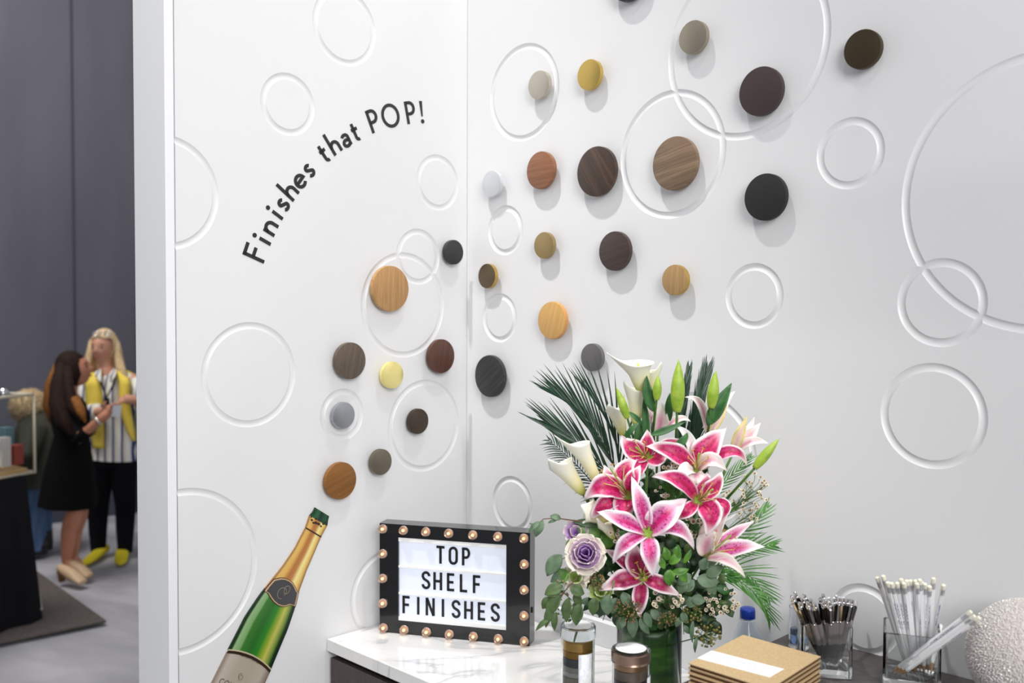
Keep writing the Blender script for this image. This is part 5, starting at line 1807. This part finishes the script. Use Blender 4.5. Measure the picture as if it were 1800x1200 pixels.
F.append(tuple(range(nz * npth, nz * npth + npth)))
obj('table_cloth', V, F, black_cloth, table, sharp=50)
pa, pb = px(50, 950, R0.y + .05), px(72, 1072, R0.y - .01)
obj('cloth_edge', *tube_v([pa, pb], .012, 6), mat('cream_binding', (196, 194, 182), .6), table)
sgn = empty('framed_sign', px(4, 856, R0.y - .12), 'small silver-framed sign hanging on the black cloth, cut by the left edge', 'sign')
sc_ = px(-8, 852, R0.y - .16)
obj('frame', *box_v(sc_, td * .16, tn * .012, UP * .13), mat('silver_frame', (170, 172, 180), .3, .7), sgn, smooth=False)
obj('sign_card', *box_v(sc_ - tn * .007, td * .13, tn * .003, UP * .10), mat('sign_black', (28, 28, 32), .5), sgn, smooth=False)

case = empty('display_case', px(20, 830, R0.y + .2), 'clear acrylic display case with pale edges standing on the black table', 'display case')
c0 = px(61, 828, R0.y + .02)
c0.z = TZ + .002
ch = px(60, 693, c0.y).z - c0.z
edge_m = mat('case_edge', (206, 196, 172), .35)
cw, cd = .62, .40
clear = glass('case_acrylic', (248, 250, 250), 1.1)
for nm, c_, a_, b_, d_ in (('case_panel', c0 + td * cw / 2 + UP * ch / 2, td * cw, tn * .004, UP * ch), ('case_panel', c0 + tn * cd / 2 + UP * ch / 2, td * .004, tn * cd, UP * ch),
                           ('case_panel', c0 + td * cw / 2 + tn * cd + UP * ch / 2, td * cw, tn * .004, UP * ch), ('case_panel', c0 + td * cw / 2 + tn * cd / 2 + UP * ch, td * cw, tn * cd, UP * .004)):
    obj(nm, *box_v(c_, a_, b_, d_), clear, case, smooth=False)
for p0, p1 in ((c0, c0 + UP * ch), (c0 + tn * cd, c0 + tn * cd + UP * ch), (c0 + UP * .008, c0 + td * cw + UP * .008), (c0 + UP * ch, c0 + td * cw + UP * ch), (c0 + UP * .008, c0 + tn * cd + UP * .008), (c0 + UP * ch, c0 + tn * cd + UP * ch)):
    obj('case_edge', *tube_v([p0, p1], .008, 6), edge_m, case)
hp = px(6, 680, c0.y + .02)
obj('chrome_handle', *lathe_v(Vector((hp.x, hp.y, c0.z + ch)), UP, [(.03, 0), (.034, .012), (.02, .03), (.004, .036)], 20), chrome, case)
wedge = obj('sample_board', *box_v(c0 + td * .16 + tn * .16 + UP * .030, td * .28, tn * .26 + UP * .02, UP * .02), mat('pale_wood', (206, 170, 116), .6), None, smooth=False)
tag(wedge, 'pale wood board lying inside the clear display case', 'board')
for k, (a, b, h, col_, nm) in enumerate(((.06, .07, .11, (150, 60, 50), 'red'), (.05, .15, .20, (96, 134, 142), 'teal'), (.14, .07, .16, (206, 198, 190), 'off-white'), (.07, .24, .26, (120, 108, 112), 'plum grey'), (.16, .17, .24, (176, 160, 150), 'blush'))):
    o = obj('product_box', *box_v(c0 + td * a + tn * b + UP * (h / 2 + .053), td * .06, tn * .05, UP * h), mat('product_' + nm.replace(' ', '_').replace('-', '_'), col_, .5), None, smooth=False)
    b_ = o.modifiers.new('bevel', 'BEVEL'); b_.width = .004; b_.segments = 2
    tag(o, 'small %s carton standing inside the display case' % nm, 'box', 'cartons in the display case')

SKIN = mat('skin', (206, 150, 124), .5)
SKIN2 = mat('skin_tan', (190, 128, 100), .5)
def skin_mesh(joints, edges, root):
    mb = MB()
    for a, b in edges:
        (pa_, ra_), (pb_, rb_) = joints[a], joints[b]
        ax = (pb_ - pa_)
        Lh = ax.length
        prof = [(ra_ * sin(radians(q)), -ra_ * cos(radians(q))) for q in (2, 25, 50, 75)]
        prof += [(ra_ + (rb_ - ra_) * t + (.06 * ra_ * sin(pi * t)), Lh * t) for t in (0, .25, .5, .75, 1)]
        prof += [(rb_ * cos(radians(q)), Lh + rb_ * sin(radians(q))) for q in (20, 45, 70, 88)]
        mb.add(*lathe_v(pa_, ax, prof, 18))
    return mb.V, mb.F

def head_v(c, face, up, w=.074, dp=.095, h=.113):
    """head shape with brow, nose, lips and chin; c = centre of the skull"""
    f = face.normalized(); u = (up - f * up.dot(f)).normalized(); r = f.cross(u)
    V, F = [], []
    n, m = 40, 32
    for j in range(m + 1):
        ph = pi * j / m
        for i in range(n):
            th = 2 * pi * i / n
            x, y, z = sin(ph) * sin(th), sin(ph) * cos(th), cos(ph)   # x right, y face, z up
            X, Y_, Z = x * w, y * dp, z * h
            if z < 0:
                X *= 1 - .34 * z * z
                Y_ *= 1 - .10 * z * z if y > 0 else 1 - .45 * z * z
            g = lambda cx, cz, s: math.exp(-((x - cx) ** 2 + (z - cz) ** 2) / (s * s))
            if y > 0:
                Y_ += .026 * g(0, -.16, .13) + .012 * g(0, .02, .09) - .010 * (g(.34, .08, .17) + g(-.34, .08, .17)) + .006 * g(0, .30, .4)
                Y_ += .010 * g(0, -.50, .16) + .014 * g(0, -.85, .22)
            V.append(c + r * X + f * Y_ + u * Z)
    for j in range(m):
        for i in range(n):
            p, q = j * n + i, j * n + (i + 1) % n
            F.append((p, p + n, q + n, q))
    return V, F, (f, u, r)

def hand_v(wrist, dirn, palm_n, side, s=1.0, curl=.5):
    """palm with four fingers and a thumb, as tubes"""
    d = dirn.normalized(); pn = (palm_n - d * palm_n.dot(d)).normalized(); sd = d.cross(pn) * side
    mb = MB()
    mb.add(*tube_v([wrist - d * .01 * s, wrist + d * .03 * s, wrist + d * .075 * s], [.024 * s, .034 * s, .032 * s], 12))
    for k, ln in enumerate((.066, .074, .070, .055)):
        b = wrist + d * .07 * s + sd * ((k - 1.5) * .018 * s)
        p1 = b + (d * (1 - .3 * curl) + pn * curl * .7) * ln * .45 * s
        p2 = p1 + (d * (1 - 1.2 * curl) + pn * curl * 1.2) * ln * .35 * s
        p3 = p2 + (d * (.6 - 1.4 * curl) + pn * curl) * ln * .25 * s
        mb.add(*tube_v([b - d * .02 * s, b, p1, p2, p3], [.010 * s, .0095 * s, .0088 * s, .008 * s, .006 * s], 8))
    b = wrist + d * .025 * s - sd * .028 * s
    mb.add(*tube_v([b, b + (d * .5 - sd * .6 + pn * .4).normalized() * .035 * s, b + (d * .8 - sd * .5 + pn * .6).normalized() * .062 * s], [.013 * s, .011 * s, .008 * s], 8))
    return mb.V, mb.F

def body_obj(parts, m, parent, voxel=.0075):
    mb = MB()
    for V, F in parts:
        mb.add(V, F)
    o = mb.obj('body', m, parent)
    r = o.modifiers.new('remesh', 'REMESH')
    r.mode = 'VOXEL'; r.voxel_size = voxel; r.use_smooth_shade = True
    sm = o.modifiers.new('smooth', 'SMOOTH'); sm.factor = .5; sm.iterations = 3
    dg = bpy.context.evaluated_depsgraph_get()
    me = bpy.data.meshes.new_from_object(o.evaluated_get(dg))
    o.modifiers.clear()
    o.data = me
    if not me.materials:
        me.materials.append(m)
    return o

def loft(name, secs, m, parent, n=28, wav=0.0, wn=9, cap=True, pw=2.0):
    """secs: (centre, rx, ry, xdir) stacked elliptical rings"""
    V, F = [], []
    for j, s_ in enumerate(secs):
        c_, rx, ry = s_[:3]
        xd = s_[3] if len(s_) > 3 else Vector((1, 0, 0))
        nx_ = (secs[min(j + 1, len(secs) - 1)][0] - secs[max(j - 1, 0)][0]).normalized()
        x = (xd - nx_ * xd.dot(nx_)).normalized()
        y = nx_.cross(x)
        for i in range(n):
            a = 2 * pi * i / n
            k = 1 + wav * (s_[4] if len(s_) > 4 else 0) * sin(wn * a)
            ca, sa = cos(a), sin(a)
            V.append(c_ + x * (math.copysign(abs(ca) ** (2 / pw), ca) * rx * k) + y * (math.copysign(abs(sa) ** (2 / pw), sa) * ry * k))
    for j in range(len(secs) - 1):
        for i in range(n):
            p, q = j * n + i, j * n + (i + 1) % n
            F.append((p, q, q + n, p + n))
    if cap:
        F += [tuple(range(n))[::-1], tuple(range((len(secs) - 1) * n, len(secs) * n))]
    return obj(name, V, F, m, parent, sharp=60)

def face_bits(parent, c, fr, eye_col, lip_col, brow_col, w=.074, dp=.095, h=.113):
    f, u, r = fr
    for s in (-1, 1):
        p = c + r * (s * .030) + u * .008 + f * (dp * .835)
        e = obj('eye', *lathe_v(p, f, [(.0105, -.004), (.010, .0), (.006, .003), (.001, .004)], 12), mat('eye_socket_shade', (104, 80, 72), .3), parent)  # whites coloured dark, eye socket shade put into the colour
        obj('iris', *lathe_v(p + f * .0025, f, [(.006, 0), (.005, .0022), (.001, .0026)], 10), mat('iris_' + eye_col, (60, 52, 46), .3), e)
        obj('eyebrow', *tube_v([p + u * .020 - r * s * .014 - f * .001, p + u * .025 + f * .005, p + u * .018 + r * s * .018 - f * .008], [.002, .0032, .0016], 6), mat(brow_col[0], brow_col[1], .8), parent)
    q = c - u * .056 + f * (dp * .93)
    obj('lips', *tube_v([q - r * .021 - f * .010, q - r * .008 + f * .002, q + f * .003, q + r * .008 + f * .002, q + r * .021 - f * .010], [.002, .0056, .0058, .0056, .002], 8), mat('lips_' + lip_col[0], lip_col[1], .4), parent)
    for s in (-1, 1):
        p = c + r * (s * w * .97) - u * .005 - f * .008
        obj('ear', *lathe_v(p, r * s, [(.014, -.004), (.017, .004), (.012, .009), (.006, .006)], 14), SKIN, parent)

def stripes_mat():
    m = mat('striped_shirt', (232, 230, 224), .7)
    b = m.node_tree.nodes['Principled BSDF']
    tc = N(m, 'ShaderNodeTexCoord'); sx = N(m, 'ShaderNodeSeparateXYZ'); L(m, tc, 'Object', sx, 'Vector')
    a = N(m, 'ShaderNodeMath', operation='MULTIPLY'); L(m, sx, 'X', a, 0); a.inputs[1].default_value = 19.0
    fr = N(m, 'ShaderNodeMath', operation='FRACT'); L(m, a, 0, fr, 0)
    r = ramp(m, [(0, (236, 234, 228)), (.42, (44, 60, 120)), (.66, (228, 224, 208)), (.80, (196, 186, 140)), (.88, (236, 234, 228))], 'CONSTANT')
    L(m, fr, 0, r, 'Fac'); L(m, r, 'Color', b, 'Base Color')
    return m
STR = stripes_mat()
YEL = mat('yellow_knit', (236, 210, 84), .8)
BLK = noise_mat('black_fabric', [(.3, (8, 8, 9)), (.7, (14, 14, 16))], (12, 12, 3), .95, Specular_IOR_Level=.15)
NAVY = noise_mat('black_trousers', [(.3, (10, 11, 16)), (.7, (17, 18, 26))], (12, 12, 3), .95, Specular_IOR_Level=.15)

# ---- blonde woman in a yellow vest
def blonde():
    Y = 6.72
    P = lambda x, y, d=0.0: px(x, y, Y + d)
    base = px_z(190, 985, .02)
    e = empty('person', base, 'blonde woman in yellow vest and striped shirt, hands raised, facing the camera', 'person')
    hc = P(182, 611, .0)
    face = Vector((-.12, -1, -.06))
    Hv, Hf, fr = head_v(hc, face, UP)
    J = {'pelvis': (P(196, 800, .02), .095), 'waist': (P(197, 750, .02), .095), 'chest': (P(196, 700, .02), .10), 'neckb': (P(189, 662), .06), 'neck': (P(185, 645), .05), 'head': (P(183, 622, .01), .055),
         'shl': (P(160, 674), .055), 'ell': (P(150, 728, -.05), .042), 'wrl': (P(183, 722, -.26), .028),
         'shr': (P(234, 670), .055), 'elr': (P(259, 722, -.04), .042), 'wrr': (P(239, 703, -.22), .028),
         'hipl': (P(178, 812), .07), 'knl': (P(173, 892, -.02), .045), 'anl': (P(173, 966, .0), .03), 'tol': (P(163, 981, -.05), .022),
         'hipr': (P(216, 812), .07), 'knr': (P(221, 890, -.02), .045), 'anr': (P(219, 964, .0), .03), 'tor': (P(215, 978, -.05), .022)}
    E_ = [('pelvis', 'waist'), ('waist', 'chest'), ('chest', 'neckb'), ('neckb', 'neck'), ('neck', 'head'), ('chest', 'shl'), ('shl', 'ell'), ('ell', 'wrl'), ('chest', 'shr'), ('shr', 'elr'), ('elr', 'wrr'),
          ('pelvis', 'hipl'), ('hipl', 'knl'), ('knl', 'anl'), ('anl', 'tol'), ('pelvis', 'hipr'), ('hipr', 'knr'), ('knr', 'anr'), ('anr', 'tor')]
    sk = skin_mesh(J, E_, 'pelvis')
    h1 = hand_v(J['wrr'][0], P(212, 700, -.26) - J['wrr'][0], Vector((0, .6, -1)), 1, 1.0, .55)
    h2 = hand_v(J['wrl'][0], P(205, 716, -.30) - J['wrl'][0], Vector((0, .6, 1)), -1, 1.0, .5)
    body_obj([sk, (Hv, Hf), h1, h2], SKIN, e)
    face_bits(e, hc, fr, 'brown', ('rose', (176, 96, 96)), ('brow_fair', (130, 92, 64)))
    X = Vector((1, 0, 0))
    loft('striped_shirt', [(P(196, 806), .172, .125), (P(197, 790), .172, .125), (P(197, 760), .158, .12), (P(197, 730), .155, .12), (P(197, 700), .168, .125), (P(197, 680), .18, .115), (P(196, 668), .165, .09), (P(192, 659), .085, .065)], STR, e)
    for a, b, c_ in ((P(158, 672), P(149, 728, -.05), P(170, 724, -.20)), (P(236, 669), P(259, 722, -.04), P(249, 710, -.15))):
        V, F = tube_v([a, a.lerp(b, .5), b, b.lerp(c_, .5), c_], [.078, .074, .068, .062, .058], 16)
        obj('sleeve', V, F, STR, e)
    # collar
    for s, x in ((-1, 168), (1, 203)):
        V, F, U = blade_v(P(186 + s * 12, 650, -.05), P(186 + s * 13, 658, -.12), P(186 + s * 8, 672, -.15), .05, Vector((0, -1, .2)), SLIM, nu=4, nv=6)
        solidify(obj('collar', V, F, STR, e), .004)
    # vest: two long open fronts and the shoulders
    def panel(pts, w, nm):
        V, F = [], []
        n_ = 24
        for i in range(n_ + 1):
            t = i / n_
            k = t * (len(pts) - 1); a = min(int(k), len(pts) - 2); f_ = k - a
            x = pts[a][0] + (pts[a + 1][0] - pts[a][0]) * f_
            y = pts[a][1] + (pts[a + 1][1] - pts[a][1]) * f_
            ww = pts[a][2] + (pts[a + 1][2] - pts[a][2]) * f_
            dd = pts[a][3] + (pts[a + 1][3] - pts[a][3]) * f_
            for q in range(7):
                u = q / 6 - .5
                V.append(P(x + u * ww, y, dd + .03 * abs(u * 2) ** 2 + .004 * sin(q * 2 + i * .4)))
        for i in range(n_):
            for q in range(6):
                a = i * 7 + q
                F.append((a, a + 1, a + 8, a + 7))
        solidify(obj(nm, V, F, YEL, e), .008)
    panel([(168, 655, 14, -.06), (162, 672, 26, -.145), (166, 700, 30, -.155), (168, 730, 28, -.145), (172, 760, 24, -.145), (174, 788, 20, -.15)], 0, 'vest_front')
    panel([(210, 652, 18, -.06), (219, 670, 20, -.14), (218, 700, 18, -.155), (223, 730, 18, -.145), (229, 755, 14, -.14), (235, 775, 5, -.14)], 0, 'vest_front')
    loft('vest_back', [(P(197, 790, .03), .176, .115), (P(197, 740, .03), .162, .11), (P(197, 700, .03), .174, .116), (P(197, 680, .03), .160, .10), (P(196, 664, .02), .165, .08), (P(192, 655, .02), .092, .062)], YEL, e)
    # trousers
    for hx, kx, ax_ in ((177, 173, 172), (216, 221, 219)):
        loft('trouser_leg', [(P(hx + (6 if hx < 190 else -6), 796), .098, .11), (P(hx, 820), .094, .10), (P(kx, 890, -.02), .068, .072), (P(kx - 1, 930, .0), .060, .066), (P(ax_ + 1, 970, .0), .047, .055)], NAVY, e)
    loft('trouser_waist', [(P(196, 786), .150, .11), (P(196, 800), .166, .118), (P(196, 818), .168, .112)], NAVY, e)
    shoe = mat('yellow_suede', (214, 196, 32), .7)
    for a, b in ((P(180, 975, .02), px_z(152, 989, .032)), (P(216, 972, .04), px_z(212, 989, .032))):
        a = Vector((a.x, a.y, .052)); b = Vector((b.x, b.y, .045)); d = (b - a).normalized()
        loft('shoe', [(a - d * .06, .026, .030, UP), (a - d * .03, .034, .038, UP), (a + d * .04, .030, .042, UP), (a.lerp(b, .7) - UP * .006, .022, .044, UP), (b - UP * .010, .016, .034, UP), (b + d * .03 - UP * .014, .008, .012, UP)], shoe, e)
    # hair
    hair = noise_mat('blonde_hair', [(.3, (190, 156, 108)), (.7, (228, 206, 168))], (90, 90, 8), .8, Specular_IOR_Level=.25)
    f, u, r = fr
    V, F, _ = head_v(hc - f * .016 + u * .012, face, UP, .086, .098, .120)
    keep = [q for q in F if not all(((V[i] - hc).dot(f) > .012 and (V[i] - hc).dot(u) < .078) for i in q)]
    solidify(obj('hair', V, keep, hair, e), .006)
    for pts, R in (([P(165, 594, .02), P(159, 620, .01), P(154, 645, .0), P(150, 664, -.05)], [.020, .024, .030, .012]),
                   ([P(200, 594, .02), P(206, 620, .01), P(212, 645, -.02), P(221, 664, -.09)], [.020, .024, .032, .014]),
                   ([P(170, 600, .06), P(164, 635, .08), P(162, 668, .08)], [.05, .06, .03]), ([P(196, 600, .06), P(203, 635, .08), P(208, 668, .08)], [.05, .06, .03]),
                   ([P(183, 600, .07), P(184, 640, .09), P(185, 672, .1)], [.06, .07, .04])):
        obj('hair_lock', *tube_v(pts, R, 10), hair, e)
    gl = mat('silver_frame_glasses', (196, 200, 214), .2, .8)
    for x in (169, 190):
        c_ = P(x, 586, -.085)
        V = [c_ + Vector((cos(a) * .024, 0, sin(a) * .015)) for a in [2 * pi * i / 16 for i in range(17)]]
        obj('glasses_rim', *tube_v(V, .004, 6), gl, e)
    obj('glasses_bridge', *tube_v([P(174, 586, -.088), P(180, 584, -.092), P(186, 586, -.088)], .003, 6), gl, e)
    obj('lanyard', *tube_v([P(172, 655, -.03), P(178, 672, -.135), P(187, 700, -.155), P(199, 676, -.145), P(203, 658, -.05)], .007, 6), BLK, e)
    tagm = P(188, 706, -.165)
    obj('badge', *box_v(tagm, Vector((.035, 0, 0)), Vector((0, .004, 0)), Vector((0, 0, .05))), BLK, e, smooth=False)
    obj('ring', *lathe_v(P(222, 700, -.262), Vector((0, -1, .2)), [(.007, 0), (.009, .004), (.005, .007)], 10), chrome, e)
blonde()

# ---- dark-haired woman in a black dress, seen from the side
def brunette():
    Y = 6.17
    P = lambda x, y, d=0.0: px(x, y, Y + d)
    base = px_z(122, 1020, .02)
    e = empty('person', base, 'woman with long brown hair in a black dress and beige heels, turned right', 'person')
    hc = P(132, 650)
    face = Vector((1, .35, .22))
    Hv, Hf, fr = head_v(hc, face, Vector((-.18, 0, 1)), .070, .088, .105)
    J = {'pelvis': (P(122, 812), .12), 'waist': (P(126, 765), .085), 'chest': (P(121, 722), .085), 'neckb': (P(121, 690), .05), 'neck': (P(124, 675), .042), 'head': (P(130, 658), .05),
         'shn': (P(112, 708, -.12), .038), 'eln': (P(136, 772, -.20), .032), 'wrn': (P(174, 738, -.22), .022),
         'shf': (P(128, 704, .12), .045), 'elf': (P(150, 765, .14), .034), 'wrf': (P(176, 736, .02), .022),
         'hn': (P(120, 830, -.06), .09), 'kn': (P(132, 900, -.05), .056), 'cn': (P(122, 932, -.05), .050), 'an': (P(117, 985, -.04), .030), 'tn': (P(135, 1013, -.06), .028),
         'hf': (P(128, 830, .07), .09), 'kf': (P(140, 898, .07), .054), 'cf': (P(132, 930, .08), .048), 'af': (P(128, 978, .09), .029), 'tf': (P(146, 1003, .10), .026)}
    E_ = [('pelvis', 'waist'), ('waist', 'chest'), ('chest', 'neckb'), ('neckb', 'neck'), ('neck', 'head'), ('chest', 'shn'), ('shn', 'eln'), ('eln', 'wrn'), ('chest', 'shf'), ('shf', 'elf'), ('elf', 'wrf'),
          ('pelvis', 'hn'), ('hn', 'kn'), ('kn', 'cn'), ('cn', 'an'), ('an', 'tn'), ('pelvis', 'hf'), ('hf', 'kf'), ('kf', 'cf'), ('cf', 'af'), ('af', 'tf')]
    sk = skin_mesh(J, E_, 'pelvis')
    h1 = hand_v(J['wrn'][0], P(196, 722, -.20) - J['wrn'][0], Vector((.2, 0, 1)), 1, .92, .55)
    h2 = hand_v(J['wrf'][0], P(198, 722, -.02) - J['wrf'][0], Vector((.2, 0, 1)), -1, .92, .55)
    body_obj([sk, (Hv, Hf), h1, h2], SKIN2, e)
    face_bits(e, hc, fr, 'dark', ('berry', (168, 84, 80)), ('brow_dark', (60, 40, 30)), .070, .088, .105)
    X = Vector((.93, .36, 0))
    loft('dress', [(P(120, 888), .175, .17, X, 1), (P(121, 870), .168, .165, X, 1), (P(122, 830), .150, .16, X, .6), (P(124, 795), .125, .145, X, .2), (P(126, 765), .105, .125, X), (P(124, 735), .118, .135, X), (P(120, 712), .105, .150, X), (P(118, 697), .075, .125, X), (P(119, 688), .045, .06, X)], BLK, e, 40, .035, 8)
    for a, b, c_ in ((P(111, 706, -.13), P(136, 774, -.20), P(153, 757, -.21)), (P(128, 704, .12), P(150, 766, .14), P(158, 756, .10))):
        V, F = tube_v([a, a.lerp(b, .5), b, c_], [.062, .052, .046, .040], 14)
        obj('sleeve', V, F, BLK, e)
    hair = noise_mat('brown_hair', [(.3, (26, 16, 13)), (.7, (50, 31, 23))], (110, 110, 8), .8, Specular_IOR_Level=.2)
    tips = noise_mat('auburn_hair', [(.3, (110, 66, 30)), (.7, (150, 98, 50))], (110, 110, 8), .8, Specular_IOR_Level=.2)
    f, u, r = fr
    V, F, _ = head_v(hc - f * .022 + u * .012, face, UP, .084, .094, .116)
    keep = [q for q in F if not all(((V[i] - hc).dot(f) > .030 and (V[i] - hc).dot(u) < .070) for i in q)]
    solidify(obj('hair', V, keep, hair, e), .006)
    for pts, R, mm in (([P(112, 640, -.05), P(105, 675, -.10), P(104, 710, -.16), P(112, 740, -.20), P(126, 765, -.24)], [.042, .056, .062, .050, .012], hair),
                       ([P(112, 640, .0), P(98, 680, .0), P(92, 715, -.02), P(90, 742, -.02)], [.055, .068, .060, .014], tips),
                       ([P(120, 640, -.06), P(120, 680, -.12), P(128, 715, -.18), P(142, 738, -.21)], [.028, .034, .036, .012], hair),
                       ([P(116, 640, .06), P(104, 680, .10), P(100, 720, .10)], [.05, .06, .02], hair),
                       ([P(132, 700, -.17), P(142, 722, -.21), P(150, 742, -.235)], [.028, .030, .006], tips)):
        obj('hair_lock', *tube_v(pts, R, 12), mm, e)
    obj('watch', *lathe_v(P(170.5, 741, -.22), P(196, 722, -.2) - P(171, 741, -.22), [(.027, 0), (.030, .003), (.030, .015), (.027, .018)], 16), mat('watch_steel', (216, 208, 198), .25, .8), e)
    shoe = mat('beige_leather', (206, 176, 140), .55)
    heel = mat('stacked_heel', (110, 72, 40), .6)
    for hx, hy, tx, ty, d in ((105, 1010, 146, 1028, -.04), (124, 1002, 158, 1017, .10)):
        a = px_z(hx + 4, hy + 12, .03); b = px_z(tx, ty, .03)
        a = Vector((a.x, a.y, .115)); b = Vector((b.x, b.y, .048))
        dd = (b - a).normalized()
        loft('shoe', [(a - dd * .02, .020, .026, UP), (a + dd * .02, .030, .034, UP), (a.lerp(b, .45), .036, .037, UP), (a.lerp(b, .8), .024, .040, UP), (b, .014, .034, UP)], shoe, e)
        hb = Vector((a.x, a.y, .030))
        obj('heel', *tube_v([hb - dd * .0, Vector((a.x, a.y, .10)) - Vector((dd.x, dd.y, 0)) * .01], [.018, .026], 10), heel, e)
brunette()
card = px(205, 722, 6.02)
o = obj('paper_card', *box_v(card, Vector((.045, .02, 0)), Vector((-.002, .004, 0)), Vector((.01, 0, .07))), mat('card_white', (206, 212, 220), .5), None, smooth=False)
tag(o, 'small white card held between the two talking women', 'card')

# ---- visitor bending over the display table
def visitor():
    Y = 6.75
    P = lambda x, y, d=0.0: px(x, y, Y + d)
    base = px_z(68, 985, .02)
    e = empty('person', base, 'person in olive jacket with fur hood and jeans, bending behind the display case', 'person')
    hc = P(50, 718, .0)
    Hv, Hf, fr = head_v(hc, Vector((-.9, -.2, -.5)), UP)
    J = {'pelvis': (P(74, 830), .13), 'waist': (P(74, 790), .11), 'chest': (P(68, 758), .10), 'neckb': (P(54, 732), .06), 'head': (P(52, 722), .055),
         'shl': (P(60, 756, -.13), .045), 'ell': (P(44, 800, -.22), .045), 'wrl': (P(22, 806, -.30), .028),
         'hl': (P(68, 842, -.06), .09), 'kl': (P(65, 898, -.06), .06), 'al': (P(66, 962, -.04), .04), 'tl': (P(62, 980, -.12), .035),
         'hr': (P(78, 842, .08), .09), 'kr': (P(76, 896, .08), .06), 'ar': (P(76, 958, .08), .04), 'tr': (P(72, 974, .02), .035)}
    E_ = [('pelvis', 'waist'), ('waist', 'chest'), ('chest', 'neckb'), ('neckb', 'head'), ('chest', 'shl'), ('shl', 'ell'), ('ell', 'wrl'), ('pelvis', 'hl'), ('hl', 'kl'), ('kl', 'al'), ('pelvis', 'hr'), ('hr', 'kr'), ('kr', 'ar')]
    sk = skin_mesh(J, E_, 'pelvis')
    h1 = hand_v(J['wrl'][0], Vector((-1, -.2, -.2)), Vector((0, 0, -1)), 1, 1.0, .3)
    body_obj([sk, (Hv, Hf), h1], SKIN, e)
    oliv = noise_mat('olive_jacket', [(.3, (38, 40, 30)), (.7, (58, 58, 44))], (20, 20, 8), .8)
    jean = noise_mat('blue_jeans', [(.3, (62, 88, 128)), (.7, (92, 122, 164))], (30, 30, 6), .85)
    loft('jacket', [(P(77, 850), .19, .20), (P(77, 820), .19, .20), (P(76, 790), .18, .19), (P(72, 762), .18, .19), (P(62, 742), .15, .17), (P(52, 730), .08, .1)], oliv, e, 24, .03, 7)
    obj('sleeve', *tube_v([P(60, 750, -.15), P(48, 800, -.22), P(28, 806, -.30)], [.085, .07, .052], 14), oliv, e)
    for x0, x1, d in ((67, 66, -.06), (77, 76, .08)):
        loft('jean_leg', [(P(x0, 836, d), .1, .11), (P(x0, 870, d), .085, .09), (P(x0 - 2, 900, d), .066, .07), (P(x1, 966, d), .052, .056)], jean, e)
    boot = mat('black_boot', (26, 26, 30), .5)
    for x, d in ((67, -.05), (77, .08)):
        a = P(x + 1, 955, d); 
        g0 = Vector((a.x, a.y, .03))
        loft('boot', [(g0, .052, .06), (g0 + UP * .05, .056, .062), (g0 + UP * .14, .054, .058), (Vector((a.x, a.y, a.z)), .058, .062)], boot, e)
        loft('boot_toe', [(g0 + UP * .03, .028, .05, UP), (g0 + Vector((-.07, -.05, .022)), .024, .045, UP), (g0 + Vector((-.12, -.09, .016)), .014, .026, UP)], boot, e)
    # fur hood: shell with tufts
    fur = noise_mat('fawn_fur', [(.3, (176, 148, 108)), (.7, (222, 200, 162))], (60, 60, 60), .9)
    mb = MB()
    c_ = P(52, 714, -.01)
    r3 = random.Random(8)
    V, F = lathe_v(c_ - UP * .10, UP, [(.03, 0), (.09, .03), (.115, .09), (.108, .14), (.07, .185), (.01, .205)], 20)
    mb.add(V, F)
    for k in range(1500):
        z = r3.uniform(-1, 1); a = r3.uniform(0, 2 * pi)
        d = Vector((sqrt(1 - z * z) * cos(a), sqrt(1 - z * z) * sin(a), z))
        p = c_ + Vector((d.x * .108, d.y * .108, d.z * .100))
        t = (d + Vector((r3.uniform(-.6, .6), r3.uniform(-.6, .6), r3.uniform(-.6, .4)))).normalized()
        x_, y_, _ = frame_of(t)
        mb.add([p + x_ * .005, p - x_ * .005 + y_ * .004, p - x_ * .003 - y_ * .004, p + t * .036], [(0, 1, 3), (1, 2, 3), (2, 0, 3)])
    mb.obj('fur_hood', fur, e)
visitor()
